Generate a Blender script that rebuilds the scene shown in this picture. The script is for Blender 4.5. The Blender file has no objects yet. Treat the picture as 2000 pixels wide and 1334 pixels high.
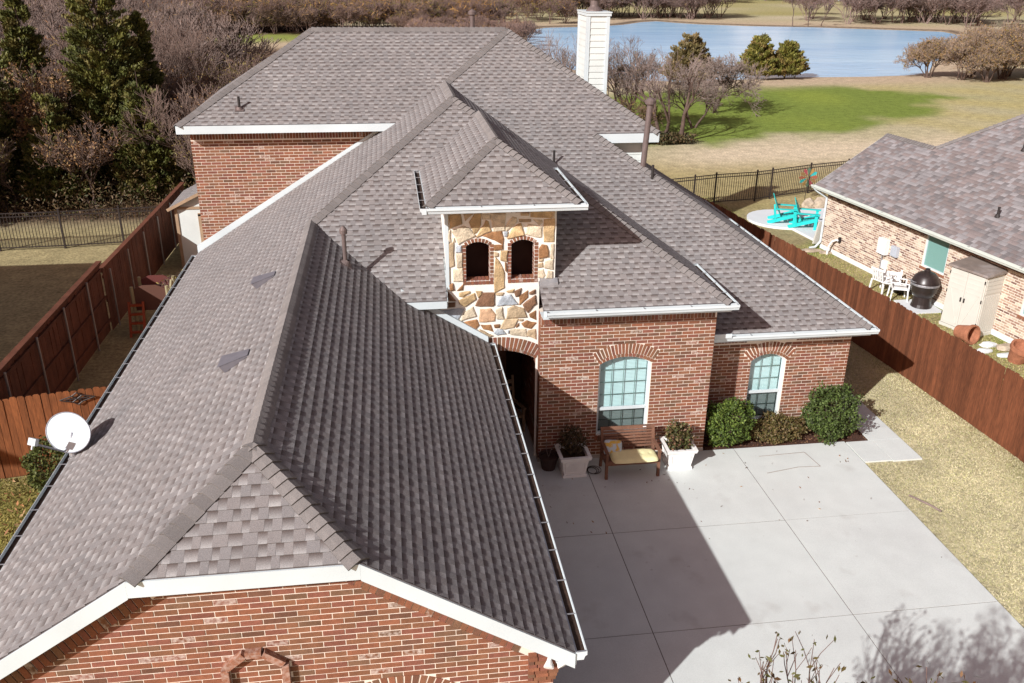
import bpy, bmesh, math, random
import numpy as np
from mathutils import Vector, Matrix, Quaternion
from mathutils.geometry import tessellate_polygon
random.seed(7); rng = np.random.default_rng(11)
C = bpy.context.scene.collection
SC = bpy.context.scene

# ------------------------------------------------------------------ camera
cd = bpy.data.cameras.new('camera'); cam = bpy.data.objects.new('camera', cd); C.objects.link(cam)
cd.sensor_width = 36.0; cd.lens = 36.0 * 1715.7 / 2000.0; cd.clip_start = 0.1; cd.clip_end = 9000.0
PT, YW, RL = math.radians(23.462), math.radians(8.034), math.radians(0.516)
CH = 10.401
fw = Vector((math.sin(YW)*math.cos(PT), math.cos(YW)*math.cos(PT), -math.sin(PT)))
r_ = Vector((math.cos(YW), -math.sin(YW), 0)); u_ = r_.cross(fw)
r2 = r_*math.cos(RL) + u_*math.sin(RL); u2 = -r_*math.sin(RL) + u_*math.cos(RL)
M = Matrix((r2, u2, -fw)).transposed().to_4x4(); M.translation = (0, 0, CH)
cam.matrix_world = M
SC.camera = cam
# ------------------------------------------------------------------ sky, sun, exposure
SUN = Vector((1.29, 1.167, -1.0)).normalized()
sd = bpy.data.lights.new('sun', 'SUN'); sun = bpy.data.objects.new('sun', sd); C.objects.link(sun)
sd.energy = 4.5; sd.angle = math.radians(0.53); sd.color = (1.0, 0.99, 0.975)
sun.rotation_mode = 'QUATERNION'; sun.rotation_quaternion = SUN.to_track_quat('-Z', 'Y'); sun.location = (-20, -20, 40)
W = bpy.data.worlds.new('World'); SC.world = W; W.use_nodes = True
wn = W.node_tree.nodes; wl = W.node_tree.links
bg = wn['Background']
sky = wn.new('ShaderNodeTexSky'); sky.sky_type = 'NISHITA'; sky.sun_disc = False
sky.sun_elevation = math.asin(-SUN.z); sky.sun_rotation = math.radians(227.9)
sky.air_density = 1.0; sky.dust_density = 1.0; sky.ozone_density = 1.0
tint = wn.new('ShaderNodeMix'); tint.data_type = 'RGBA'; tint.blend_type = 'MULTIPLY'; tint.inputs[0].default_value = 1.0
tint.inputs[7].default_value = (1.0, 0.585, 0.44, 1)
wl.new(sky.outputs[0], tint.inputs[6]); wl.new(tint.outputs[2], bg.inputs[0])
bg.inputs[1].default_value = 0.135
SC.view_settings.view_transform = 'Standard'; SC.view_settings.look = 'None'
SC.view_settings.gamma = 1.0; SC.view_settings.exposure = 0.42
SC.cycles.max_bounces = 6

# ------------------------------------------------------------------ materials
MATS = {}
def mat(name, base=None, noise=None, fine=None, rand=0.0, rough=0.8, metal=0.0, bump=None, spec=0.3, smear=False, stretch=None, base2=None, alpha=None, trans=0.0, stains=False):
    """base None -> colour comes from the mesh attribute Col."""
    m = bpy.data.materials.new(name); m.use_nodes = True; MATS[name] = m
    n = m.node_tree.nodes; l = m.node_tree.links; b = n['Principled BSDF']
    b.inputs['Roughness'].default_value = rough; b.inputs['Metallic'].default_value = metal
    b.inputs['Specular IOR Level'].default_value = spec
    geo = n.new('ShaderNodeNewGeometry'); pos = geo.outputs['Position']
    if stretch:
        mp = n.new('ShaderNodeMapping'); mp.inputs['Scale'].default_value = stretch; l.new(pos, mp.inputs['Vector']); pos = mp.outputs[0]
    def nz(scale, detail=3.0):
        t = n.new('ShaderNodeTexNoise'); t.inputs['Scale'].default_value = scale; t.inputs['Detail'].default_value = detail
        l.new(pos, t.inputs['Vector']); return t.outputs['Fac']
    if base is None:
        a = n.new('ShaderNodeAttribute'); a.attribute_name = 'Col'; col = a.outputs['Color']
    else:
        c = n.new('ShaderNodeRGB'); c.outputs[0].default_value = (*base, 1); col = c.outputs[0]
    def mul(col, fac_out, amt):
        mr = n.new('ShaderNodeMapRange'); mr.inputs[1].default_value = 0.25; mr.inputs[2].default_value = 0.75
        mr.inputs[3].default_value = 1-amt; mr.inputs[4].default_value = 1+amt; l.new(fac_out, mr.inputs[0])
        x = n.new('ShaderNodeMix'); x.data_type = 'RGBA'; x.blend_type = 'MULTIPLY'; x.inputs[0].default_value = 1
        l.new(col, x.inputs[6]); l.new(mr.outputs[0], x.inputs[7]); return x.outputs[2]
    if base2 is not None:
        mr = n.new('ShaderNodeMapRange'); mr.inputs[1].default_value = base2[1]; mr.inputs[2].default_value = base2[2]; l.new(nz(base2[3], 4), mr.inputs[0])
        x = n.new('ShaderNodeMix'); x.data_type = 'RGBA'; l.new(mr.outputs[0], x.inputs[0]); l.new(col, x.inputs[6]); x.inputs[7].default_value = (*base2[0], 1); col = x.outputs[2]
    if stains:   # dirty patches, drips and leaf stains with shapes of their own
        for sc, lo, hi, c2 in ((1.1, .62, .74, (.42, .415, .39)), (5.5, .69, .78, (.36, .35, .33)), (.16, .52, .70, (.585, .60, .575))):
            mr = n.new('ShaderNodeMapRange'); mr.inputs[1].default_value = lo; mr.inputs[2].default_value = hi; mr.inputs[4].default_value = .55; l.new(nz(sc, 6), mr.inputs[0])
            x = n.new('ShaderNodeMix'); x.data_type = 'RGBA'; l.new(mr.outputs[0], x.inputs[0]); l.new(col, x.inputs[6]); x.inputs[7].default_value = (*c2, 1); col = x.outputs[2]
    if noise: col = mul(col, nz(noise[0]), noise[1])
    if fine: col = mul(col, nz(fine[0], 2.0), fine[1])
    if rand:
        oi = n.new('ShaderNodeObjectInfo'); mr = n.new('ShaderNodeMapRange'); mr.inputs[3].default_value = .25; mr.inputs[4].default_value = .75
        l.new(oi.outputs['Random'], mr.inputs[0]); col = mul(col, mr.outputs[0], rand)
    if smear:
        mr = n.new('ShaderNodeMapRange'); mr.inputs[1].default_value = .38; mr.inputs[2].default_value = .75; l.new(nz(20, 5), mr.inputs[0])
        mm = n.new('ShaderNodeMath'); mm.operation = 'MULTIPLY'; l.new(mr.outputs[0], mm.inputs[0]); l.new(a.outputs['Alpha'], mm.inputs[1])
        x = n.new('ShaderNodeMix'); x.data_type = 'RGBA'; l.new(mm.outputs[0], x.inputs[0]); l.new(col, x.inputs[6]); x.inputs[7].default_value = (.55, .48, .43, 1); col = x.outputs[2]
    l.new(col, b.inputs['Base Color'])
    if bump:
        bp = n.new('ShaderNodeBump'); bp.inputs['Strength'].default_value = bump[1]; bp.inputs['Distance'].default_value = bump[2] if len(bump) > 2 else .01
        l.new(nz(bump[0], 4), bp.inputs['Height']); l.new(bp.outputs[0], b.inputs['Normal'])
    if trans:
        b.inputs['Transmission Weight'].default_value = trans
    return m
mat('brick', None, (9, .16), (90, .22), rough=.9, bump=(70, .5, .004), smear=True)
mat('mortar', (.74, .66, .57), (3, .1), (60, .12), rough=.95, bump=(80, .4, .003))
mat('white_mortar', (.78, .76, .70), (5, .08), (60, .1), rough=.95, bump=(40, .5, .006))
mat('shingle', None, (1.1, .09), (150, .34), rough=.92, bump=(260, .5, .003), spec=.25)
mat('deck', (.10, .085, .085), (3, .1), (150, .3), rough=.95)
mat('stone', None, (7, .30), (45, .22), rough=.88, bump=(22, .8, .02))
mat('white_paint', (.56, .63, .655), (1.3, .07), (60, .02), rough=.5, spec=.35)
mat('siding_paint', (.62, .66, .64), (1.5, .08), (40, .03), rough=.6)
mat('gutter_paint', (.60, .665, .69), (3, .04), rough=.38, spec=.45)
mat('litter_shade', (.045, .026, .018), (30, .4), (120, .3), rough=1)  # gutter debris, near black so it also carries the trough's shade
mat('trim_wood', (.36, .25, .16), (4, .15), (60, .1), rough=.7)
mat('picket', (.135, .047, .021), (2.2, .28), (16, .35), rand=.26, rough=.85, stretch=(4, 4, .35), bump=(30, .3, .004))
mat('picket_gold', (.19, .066, .023), (2.2, .28), (16, .32), rand=.22, rough=.8, stretch=(4, 4, .35), bump=(30, .3, .004))
mat('rail_wood', (.125, .044, .024), (3, .25), (30, .2), rand=.15, rough=.85)
mat('steel_post', (.36, .33, .31), (4, .1), rough=.5, metal=.5)
mat('iron', (.03, .022, .02), (6, .15), rough=.5, spec=.4)
mat('concrete', (.605, .64, .62), (2.3, .045), (70, .09), rough=.9, base2=((.555, .58, .565), .47, .74, .42), bump=(120, .25, .003), stains=True)
mat('patio_concrete', (.64, .67, .69), (.7, .06), (50, .06), rough=.9)
mat('concrete_dark', (.13, .11, .10), (2, .2), (50, .2), rough=1)
mat('foundation', (.36, .33, .30), (3, .12), (40, .12), rough=.95)
mat('mulch', (.075, .036, .024), (8, .3), (60, .5), rough=1, bump=(40, 1, .03))
mat('ground', None, (1.7, .22), (9, .34), rough=1, bump=(14, .6, .04), spec=.1)
mat('blade', None, None, None, rough=.9, spec=.15)
mat('leaf', None, None, None, rough=.6, spec=.3)
mat('bark', (.105, .072, .058), (6, .25), (40, .3), rough=.95, bump=(30, .6, .01))
mat('bark_grey', (.20, .155, .14), (5, .2), (40, .25), rough=.95)
mat('twig', None, (.7, .18), rough=.95)
mat('vent_metal', (.15, .115, .108), (8, .15), rough=.6, metal=.2)
mat('dark_pipe', (.03, .025, .024), rough=.6)
mat('galv', (.42, .42, .44), (8, .15), rough=.45, metal=.6)
mat('roof_vent', (.15, .145, .165), (8, .1), rough=.55)
mat('louver', (.15, .115, .08), (30, .2), rough=.8)
mat('dish', (.47, .53, .565), (9, .05), (70, .04), rough=.42, spec=.4, base2=((.60, .56, .46), .66, .85, 2.5))
mat('dish_grey', (.25, .26, .30), rough=.5, metal=.2)
mat('dish_print', (.60, .645, .67), rough=.5)
mat('room_shade', (.045, .022, .018), (4, .2), rough=1)  # near black: shade of unlit interiors put into the colour
mat('blind', (.60, .70, .71), (6, .04), rough=.6)
mat('blind_dim', (.30, .345, .33), (6, .06), rough=.7)
mat('muntin', (.20, .27, .25), rough=.5)
mat('teak', (.17, .085, .055), (5, .25), (50, .2), rough=.75)
mat('cushion', (.78, .74, .42), (7, .06), (90, .06), rough=.95)
mat('pillow', (.50, .60, .66), rough=.95, base2=((.62, .42, .09), .52, .58, 9))
mat('planter', (.80, .80, .78), (6, .04), rough=.5)
mat('soil', (.05, .03, .02), (30, .4), rough=1)
mat('dark_pot', (.05, .03, .026), rough=.6)
mat('terracotta', (.33, .135, .075), (8, .25), (60, .2), rough=.9)
mat('turquoise', (.02, .52, .50), (5, .06), rough=.45)
mat('shed_plastic', (.56, .545, .49), (3, .04), (80, .05), rough=.6)
mat('shed_roof', (.20, .165, .145), (3, .2), (60, .15), rough=.7, base2=((.30, .27, .26), .45, .6, 1.3))
mat('grill_black', (.028, .020, .019), (20, .2), rough=.35, spec=.5)
mat('plastic_white', (.80, .80, .79), (5, .03), rough=.4)
mat('meter_grey', (.44, .48, .54), (6, .06), rough=.5)
mat('nh_shingle', None, (1.0, .12), (120, .30), rough=.92, bump=(200, .4, .003))
mat('nh_mortar', (.68, .62, .53), (3, .1), (40, .12), rough=.95)
mat('nh_trim', (.58, .63, .58), (4, .05), rough=.5)
mat('teal_screen', (.17, .33, .30), (90, .12), rough=.5, spec=.5)
mat('play_orange', (.34, .07, .025), rough=.5)
mat('play_brown', (.11, .05, .035), rough=.6)
mat('play_red', (.13, .04, .035), rough=.5)
mat('play_tan', (.33, .29, .17), rough=.6)
mat('rock', (.40, .33, .25), (5, .3), (40, .2), rough=.95, bump=(10, .8, .03))
mat('paint_col', None, rough=.5)
mat('asphalt_roof_plain', (.24, .215, .215), (2, .15), (60, .3), rough=.95)
def glass(name, tintc, op, gl):
    m = bpy.data.materials.new(name); m.use_nodes = True; MATS[name] = m
    n = m.node_tree.nodes; l = m.node_tree.links; n.remove(n['Principled BSDF'])
    t = n.new('ShaderNodeBsdfTransparent'); t.inputs[0].default_value = (*tintc, 1)
    g = n.new('ShaderNodeBsdfGlossy'); g.inputs['Roughness'].default_value = .03; g.inputs[0].default_value = (.9, .95, 1, 1)
    f = n.new('ShaderNodeLayerWeight'); f.inputs[0].default_value = .15
    ad = n.new('ShaderNodeMath'); ad.operation = 'MULTIPLY_ADD'; ad.inputs[1].default_value = .8; ad.inputs[2].default_value = gl; l.new(f.outputs['Facing'], ad.inputs[0])
    mx = n.new('ShaderNodeMixShader'); l.new(ad.outputs[0], mx.inputs[0]); l.new(t.outputs[0], mx.inputs[1]); l.new(g.outputs[0], mx.inputs[2])
    l.new(mx.outputs[0], n['Material Output'].inputs[0])
glass('glass', (.86, .97, .97), 0, .05); glass('glass_screen', (.50, .53, .52), 0, .05)
def water():
    m = bpy.data.materials.new('water'); m.use_nodes = True; MATS['water'] = m
    n = m.node_tree.nodes; l = m.node_tree.links; b = n['Principled BSDF']
    b.inputs['Roughness'].default_value = .22; b.inputs['Specular IOR Level'].default_value = .28
    geo = n.new('ShaderNodeNewGeometry'); mp = n.new('ShaderNodeMapping'); mp.inputs['Scale'].default_value = (.35, 1.0, 1); l.new(geo.outputs['Position'], mp.inputs[0])
    t = n.new('ShaderNodeTexNoise'); t.inputs['Scale'].default_value = .9; t.inputs['Detail'].default_value = 4; l.new(mp.outputs[0], t.inputs[0])
    t2 = n.new('ShaderNodeTexNoise'); t2.inputs['Scale'].default_value = .11; t2.inputs['Detail'].default_value = 5; l.new(mp.outputs[0], t2.inputs[0])
    cr = n.new('ShaderNodeMapRange'); cr.inputs[1].default_value = .35; cr.inputs[2].default_value = .65; l.new(t2.outputs[0], cr.inputs[0])
    cx = n.new('ShaderNodeMix'); cx.data_type = 'RGBA'; cx.inputs[6].default_value = (.30, .54, .80, 1); cx.inputs[7].default_value = (.44, .69, .90, 1); l.new(cr.outputs[0], cx.inputs[0]); l.new(cx.outputs[2], b.inputs['Base Color'])  # blue sky reflection and wind-patch brightness put into the base colour
    bp = n.new('ShaderNodeBump'); bp.inputs['Strength'].default_value = .5; bp.inputs['Distance'].default_value = .25; l.new(t.outputs[0], bp.inputs['Height']); l.new(bp.outputs[0], b.inputs['Normal'])
water()

# ------------------------------------------------------------------ helpers
class MB:
    def __init__(s): s.v = []; s.f = []; s.c = []
    def add(s, vs, fs, col=(1, 1, 1, 0)):
        o = len(s.v); s.v.extend([tuple(x) for x in vs]); s.f.extend([tuple(i+o for i in f) for f in fs])
        if isinstance(col, list): s.c.extend(col)
        else: s.c.extend([tuple(col)+((0,) if len(col) == 3 else ())]*len(vs))
    def hexa(s, b, t, col=(1, 1, 1)):   # b,t: 4-point loops
        s.add(list(b)+list(t), [(3, 2, 1, 0), (4, 5, 6, 7), (0, 1, 5, 4), (1, 2, 6, 5), (2, 3, 7, 6), (3, 0, 4, 7)], col)
    def box(s, c, sz, col=(1, 1, 1), R=None):
        x, y, z = sz[0]/2, sz[1]/2, sz[2]/2
        vs = [Vector(q) for q in ((-x,-y,-z), (x,-y,-z), (x,y,-z), (-x,y,-z), (-x,-y,z), (x,-y,z), (x,y,z), (-x,y,z))]
        if R is not None: vs = [R @ q for q in vs]
        vs = [q + Vector(c) for q in vs]; s.hexa(vs[:4], vs[4:], col)
    def bx(s, x0, x1, y0, y1, z0, z1, col=(1, 1, 1)): s.box(((x0+x1)/2, (y0+y1)/2, (z0+z1)/2), (x1-x0, y1-y0, z1-z0), col)
    def beam(s, a, b, w, h, col=(1, 1, 1), up=(0, 0, 1)):
        a = Vector(a); b = Vector(b); d = (b-a).normalized(); u = Vector(up)
        sx = d.cross(u)
        if sx.length < 1e-4: sx = Vector((1, 0, 0))
        sx.normalize(); uu = sx.cross(d)
        q = [sx*(-w/2)+uu*(-h/2), sx*(w/2)+uu*(-h/2), sx*(w/2)+uu*(h/2), sx*(-w/2)+uu*(h/2)]
        s.hexa([a+k for k in q], [b+k for k in q], col)
    def prism(s, pts, off, col=(1, 1, 1)):   # pts: planar loop, off: vector
        n = len(pts); off = Vector(off); a = [Vector(p) for p in pts]
        s.add(a+[p+off for p in a], [tuple(range(n-1, -1, -1)), tuple(range(n, 2*n))]+[(i, (i+1) % n, n+(i+1) % n, n+i) for i in range(n)], col)
    def tube(s, a, b, ra, rb, n=8, cap=True, col=(1, 1, 1)):
        a = Vector(a); b = Vector(b); d = (b-a).normalized(); x = d.orthogonal().normalized(); y = d.cross(x)
        vs = []
        for p, r in ((a, ra), (b, rb)):
            vs += [p+x*(r*math.cos(2*math.pi*i/n))+y*(r*math.sin(2*math.pi*i/n)) for i in range(n)]
        fs = [(i, (i+1) % n, n+(i+1) % n, n+i) for i in range(n)]
        if cap: fs += [tuple(range(n-1, -1, -1)), tuple(range(n, 2*n))]
        s.add(vs, fs, col)
    def path(s, pts, r, n=6, col=(1, 1, 1)):
        for a, b in zip(pts[:-1], pts[1:]): s.tube(a, b, r, r, n, True, col)
    def lathe(s, prof, c, n=20, col=(1, 1, 1), R=None):
        c = Vector(c); vs = []; fs = []
        for r, z in prof:
            for i in range(n):
                q = Vector((r*math.cos(2*math.pi*i/n), r*math.sin(2*math.pi*i/n), z))
                vs.append((R @ q if R is not None else q)+c)
        for k in range(len(prof)-1):
            fs += [(k*n+i, k*n+(i+1) % n, (k+1)*n+(i+1) % n, (k+1)*n+i) for i in range(n)]
        s.add(vs, fs, col)
    def build(s, name, m, parent=None, kind=None, org=None, smooth=False):
        o = np.array(org if org is not None else (parent['_o'] if parent is not None else (0, 0, 0)), float)
        me = bpy.data.meshes.new(name)
        v = np.array(s.v, float).reshape(-1, 3)-o
        me.from_pydata(v.tolist(), [], s.f)
        ca = me.color_attributes.new('Col', 'FLOAT_COLOR', 'POINT')
        cc = np.array(s.c, np.float32)
        if len(cc): ca.data.foreach_set('color', cc.ravel())
        if smooth: me.polygons.foreach_set('use_smooth', np.ones(len(me.polygons), bool))
        me.materials.append(MATS[m]); me.update()
        ob = bpy.data.objects.new(name, me); C.objects.link(ob)
        if parent is not None:
            ob.parent = parent; ob['_o'] = list(o)
        else: ob.location = o; ob['_o'] = list(o)
        if kind: ob['kind'] = kind
        return ob
def raw(name, v, f4, col, m, parent=None, kind=None, org=(0, 0, 0), k=4):
    """large mesh from numpy: v (n,3), f (m,k), col (n,3)"""
    o = np.array(parent['_o'] if parent is not None else org, float)
    me = bpy.data.meshes.new(name); v = np.asarray(v, np.float32)-o.astype(np.float32); f4 = np.asarray(f4, np.int32)
    me.vertices.add(len(v)); me.vertices.foreach_set('co', v.ravel())
    me.loops.add(f4.size); me.loops.foreach_set('vertex_index', f4.ravel())
    me.polygons.add(len(f4)); me.polygons.foreach_set('loop_start', np.arange(0, f4.size, k, dtype=np.int32))
    me.update(calc_edges=True)
    ca = me.color_attributes.new('Col', 'FLOAT_COLOR', 'POINT')
    cc = np.ones((len(v), 4), np.float32); cc[:, :3] = col; ca.data.foreach_set('color', cc.ravel())
    me.materials.append(MATS[m])
    ob = bpy.data.objects.new(name, me); C.objects.link(ob); ob['_o'] = list(o)
    if parent is not None: ob.parent = parent
    else: ob.location = o
    if kind: ob['kind'] = kind
    return ob
def tag(o, label, cat, group=None):
    o['label'] = label; o['category'] = cat
    if group: o['group'] = group
    return o
def thing(name, label, cat, loc=(0, 0, 0), group=None, rot=0.0):
    o = bpy.data.objects.new(name, None); C.objects.link(o); o.location = loc; o.empty_display_size = .2
    o['_o'] = [0.0, 0.0, 0.0] if rot is None else list(loc)
    return tag(o, label, cat, group)
def lthing(name, label, cat, loc, rotz=0.0, group=None, scale=None):
    """thing whose parts are modelled in its own coordinates"""
    o = bpy.data.objects.new(name, None); C.objects.link(o); o.location = loc; o.rotation_euler = (0, 0, rotz); o['_o'] = [0.0, 0.0, 0.0]
    if scale: o.scale = (scale, scale, scale) if not isinstance(scale, tuple) else scale
    return tag(o, label, cat, group)
def dup(root, loc, rotz=0.0, label=None, group=None, scale=None):
    r = root.copy(); C.objects.link(r); r.location = loc; r.rotation_euler = (0, 0, rotz)
    if scale: r.scale = (scale, scale, scale) if not isinstance(scale, tuple) else scale
    if label: r['label'] = label
    if group: r['group'] = group
    for ch in list(root.children):
        c = ch.copy(); C.objects.link(c); c.parent = r
        for g in list(ch.children):
            d = g.copy(); C.objects.link(d); d.parent = c
    return r
def wall_face(loops, to3, mname, depth, inward):
    """planar wall (first loop) with holes (other loops); holes get reveals of the given depth"""
    mb = MB(); pts = [p for L in loops for p in L]
    tris = tessellate_polygon([[Vector((p[0], p[1], 0)) for p in L] for L in loops])
    mb.add([to3(*p) for p in pts], [tuple(t) for t in tris])
    for L in loops[1:]:
        n = len(L)
        for i in range(n):
            a = Vector(to3(*L[i])); b = Vector(to3(*L[(i+1) % n])); d = Vector(inward)*depth
            mb.add([a, b, b+d, a+d], [(0, 1, 2, 3)])
    return mb
def arch_loop(x0, x1, z0, zs, rise, n=10):
    hw = (x1-x0)/2; R = (hw*hw+rise*rise)/(2*rise); cz = zs+rise-R; cx = (x0+x1)/2; a = math.asin(hw/R)
    top = [(cx+R*math.sin(a-2*a*i/n), cz+R*math.cos(a-2*a*i/n)) for i in range(n+1)]
    return [(x0, z0), (x1, z0)]+top
def arch_par(x0, x1, zs, rise):
    hw = (x1-x0)/2; R = (hw*hw+rise*rise)/(2*rise); return (x0+x1)/2, zs+rise-R, R, math.asin(min(1, hw/R))

# ---- bricks
def brick_col():
    r = random.random()
    if r < .10: c = (.165, .090, .054)
    elif r < .34: c = (.205, .080, .054)
    elif r < .57: c = (.205, .094, .052)
    elif r < .65: c = (.15, .072, .046)
    else: c = (.22, .088, .049)
    k = random.uniform(.85, 1.15)
    return (c[0]*k, c[1]*k, c[2]*k, 1.0 if random.random() < .05 else 0.0)
LB, HB, JT = .254, .0795, .0135
def clip_iv(segs, iv):
    out = []
    for a, b in segs:
        if iv is None or iv[1] <= a or iv[0] >= b: out.append((a, b)); continue
        if iv[0] > a: out.append((a, iv[0]))
        if iv[1] < b: out.append((iv[1], b))
    return out
def courses(z0, z1, left, right, holes, emit, lb=LB, hb=HB, phase=0.0, colf=brick_col, JT=JT):
    """running bond; left/right/holes are functions of height; emit(quad in (s,z), colour)"""
    k = 0; z = z0
    while z+hb*.5 < z1:
        zb = z+JT/2; zt = min(z+hb-JT/2, z1); zm = (zb+zt)/2
        segs = [(left(zm), right(zm))]
        for h in holes: segs = clip_iv(segs, h(zm))
        for a, b in segs:
            if b-a < .03: continue
            def edge(s):   # slope of a sloping limit
                return s
            s0 = math.floor((a-phase)/lb-1)*lb+phase+(lb/2 if k % 2 else 0)
            s = s0
            while s < b:
                x0 = max(s+JT/2, a); x1 = min(s+lb-JT/2, b)
                if x1-x0 > .025:
                    q = [[x0, zb], [x1, zb], [x1, zt], [x0, zt]]
                    # follow sloping ends
                    if x0 == a and abs(left(zt)-left(zb)) > 1e-6 and abs(a-left(zm)) < 1e-6:
                        q[0][0] = left(zb); q[3][0] = min(left(zt), x1-.01)
                    if x1 == b and abs(right(zt)-right(zb)) > 1e-6 and abs(b-right(zm)) < 1e-6:
                        q[1][0] = right(zb); q[2][0] = max(right(zt), x0+.01)
                    emit(q, colf())
                s += lb
        z += hb; k += 1
def brick_prism(mb, q, col, to3, out, proud):
    off = Vector(out)*proud
    a = [Vector(to3(*p)) for p in q]; b = [p+off for p in a]
    mb.add(a+b, [(4, 5, 6, 7), (0, 1, 5, 4), (1, 2, 6, 5), (2, 3, 7, 6), (3, 0, 4, 7)], col)
def soldier(mb, s0, s1, z0, z1, to3, out, proud=.012, w=HB):
    s = s0
    while s+w*.6 < s1:
        brick_prism(mb, [(s+JT/2, z0), (min(s+w-JT/2, s1), z0), (min(s+w-JT/2, s1), z1), (s+JT/2, z1)], brick_col(), to3, out, proud); s += w
def arch_bricks(mb, x0, x1, zs, rise, r0, r1, to3, out, n, proud=.010):
    cx, cz, R, a = arch_par(x0, x1, zs, rise)
    for i in range(n):
        t0 = -a+2*a*i/n+.011/R*.9; t1 = -a+2*a*(i+1)/n-.011/R*.9
        q = [(cx+(R+r)*math.sin(t), cz+(R+r)*math.cos(t)) for r, t in ((r0, t0), (r0, t1), (r1, t1), (r1, t0))]
        brick_prism(mb, q, brick_col(), to3, out, proud)

# ---- shingles
EXPO = .146
def clip_poly(poly, tri):
    for i in range(3):
        a = tri[i]; b = tri[(i+1) % 3]; out = []
        ex, ey = b[0]-a[0], b[1]-a[1]
        for j in range(len(poly)):
            p = poly[j]; q = poly[(j+1) % len(poly)]
            dp = ex*(p[1]-a[1])-ey*(p[0]-a[0]); dq = ex*(q[1]-a[1])-ey*(q[0]-a[0])
            if dp >= 0: out.append(p)
            if (dp >= 0) != (dq >= 0):
                t = dp/(dp-dq); out.append((p[0]+t*(q[0]-p[0]), p[1]+t*(q[1]-p[1])))
        poly = out
        if len(poly) < 3: return None
    return poly
def shingle_tone(tooth):
    k = random.uniform(.94, 1.06)
    if tooth:
        b = random.choice(((.222, .208, .206), (.212, .201, .200), (.230, .212, .207)))
        c = (b[0]*k, b[1]*k, b[2]*k, 1); return c, c
    k = random.uniform(.9, 1.1); lt = random.choice(((.335, .326, .323), (.30, .292, .29), (.365, .356, .352)))
    return (.095*k, .074*k, .068*k, 1), (lt[0]*k, lt[1]*k, lt[2]*k, 1)
def nh_tone(tooth):
    r = random.random(); k = random.uniform(.85, 1.15)
    b = (.27, .255, .26) if r < .4 else (.225, .19, .185) if r < .8 else (.185, .17, .172)
    c = (b[0]*k, b[1]*k, b[2]*k, 1); d = (b[0]*k*.8, b[1]*k*.8, b[2]*k*.8, 1)
    return d, c
def roof_plane(poly, sink, tonef=shingle_tone, lift=.012, expo=EXPO, wr=(.08, .165)):
    """cover one roof polygon with laminated shingle tabs; sink(verts, faces, cols, centre)"""
    P3 = [Vector(p) for p in poly]
    n = Vector((0, 0, 0))
    for i in range(len(P3)): n += P3[i].cross(P3[(i+1) % len(P3)])
    n.normalize()
    if n.z < 0: n = -n
    u = Vector((0, 0, 1)).cross(n).normalized(); v = n.cross(u).normalized()   # v up-slope
    if v.z < 0: v = -v; u = -u
    O = P3[0]; p2 = [((p-O).dot(u), (p-O).dot(v)) for p in P3]
    tris = []
    for t in tessellate_polygon([[Vector((a, b, 0)) for a, b in p2]]):
        T = [p2[i] for i in t]
        ar = (T[1][0]-T[0][0])*(T[2][1]-T[0][1])-(T[1][1]-T[0][1])*(T[2][0]-T[0][0])
        if abs(ar) < 1e-6: continue
        if ar < 0: T = T[::-1]
        tris.append((T, min(q[0] for q in T), max(q[0] for q in T), min(q[1] for q in T), max(q[1] for q in T)))
    v0 = min(q[1] for q in p2); v1 = max(q[1] for q in p2); k = 0
    vb = v0
    while vb < v1:
        vt = vb+expo
        xs = []
        for T, a, b, c, d in tris:
            if d > vb and c < vt: xs += [a, b]
        if xs:
            s = min(xs)-random.uniform(0, .3); hi = max(xs); tooth = random.random() < .5
            while s < hi:
                w = random.uniform(*wr); e = s+w
                ct, cb = tonef(tooth)
                hb_ = lift+.003 if tooth else lift; ht_ = .002 if tooth else .001
                for T, a, b, c, d in tris:
                    if e < a or s > b or vt < c or vb > d: continue
                    q = clip_poly([(s, vb), (e, vb), (e, vt), (s, vt)], T)
                    if not q: continue
                    m = len(q); h = []; cl = []
                    for (x, y) in q:
                        f = (y-vb)/expo; h.append(hb_+(ht_-hb_)*f); cl.append(tuple(cb[i]+(ct[i]-cb[i])*f for i in range(3))+(1,))
                    base = [O+u*x+v*y for x, y in q]; top = [base[i]+n*h[i] for i in range(m)]
                    vs = top[:]; fs = [tuple(range(m))]; cs = cl[:]
                    for i in range(m):
                        j = (i+1) % m; A = q[i]; B = q[j]
                        bot = abs(A[1]-vb) < 1e-6 and abs(B[1]-vb) < 1e-6
                        side = (abs(A[0]-s) < 1e-6 and abs(B[0]-s) < 1e-6) or (abs(A[0]-e) < 1e-6 and abs(B[0]-e) < 1e-6)
                        if bot or (side and tooth):
                            o = len(vs); vs += [base[i], base[j], top[j], top[i]]; fs.append((o, o+1, o+2, o+3)); dk = tuple(.6*z for z in cl[i][:3])+(1,); cs += [dk]*4
                    sink(vs, fs, cs, base[0])
                s = e; tooth = not tooth
        vb = vt; k += 1
def deck(mb, poly, t=.05):
    P3 = [Vector(p) for p in poly]; n = Vector((0, 0, 0))
    for i in range(len(P3)): n += P3[i].cross(P3[(i+1) % len(P3)])
    if n.z < 0: P3 = P3[::-1]
    m = len(P3); lo = [p-Vector((0, 0, t)) for p in P3]
    tr = tessellate_polygon([P3])
    mb.add(P3+lo, [tuple(a) for a in tr]+[(a[2]+m, a[1]+m, a[0]+m) for a in tr]+[(i, (i+1) % m, m+(i+1) % m, m+i) for i in range(m)])
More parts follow.
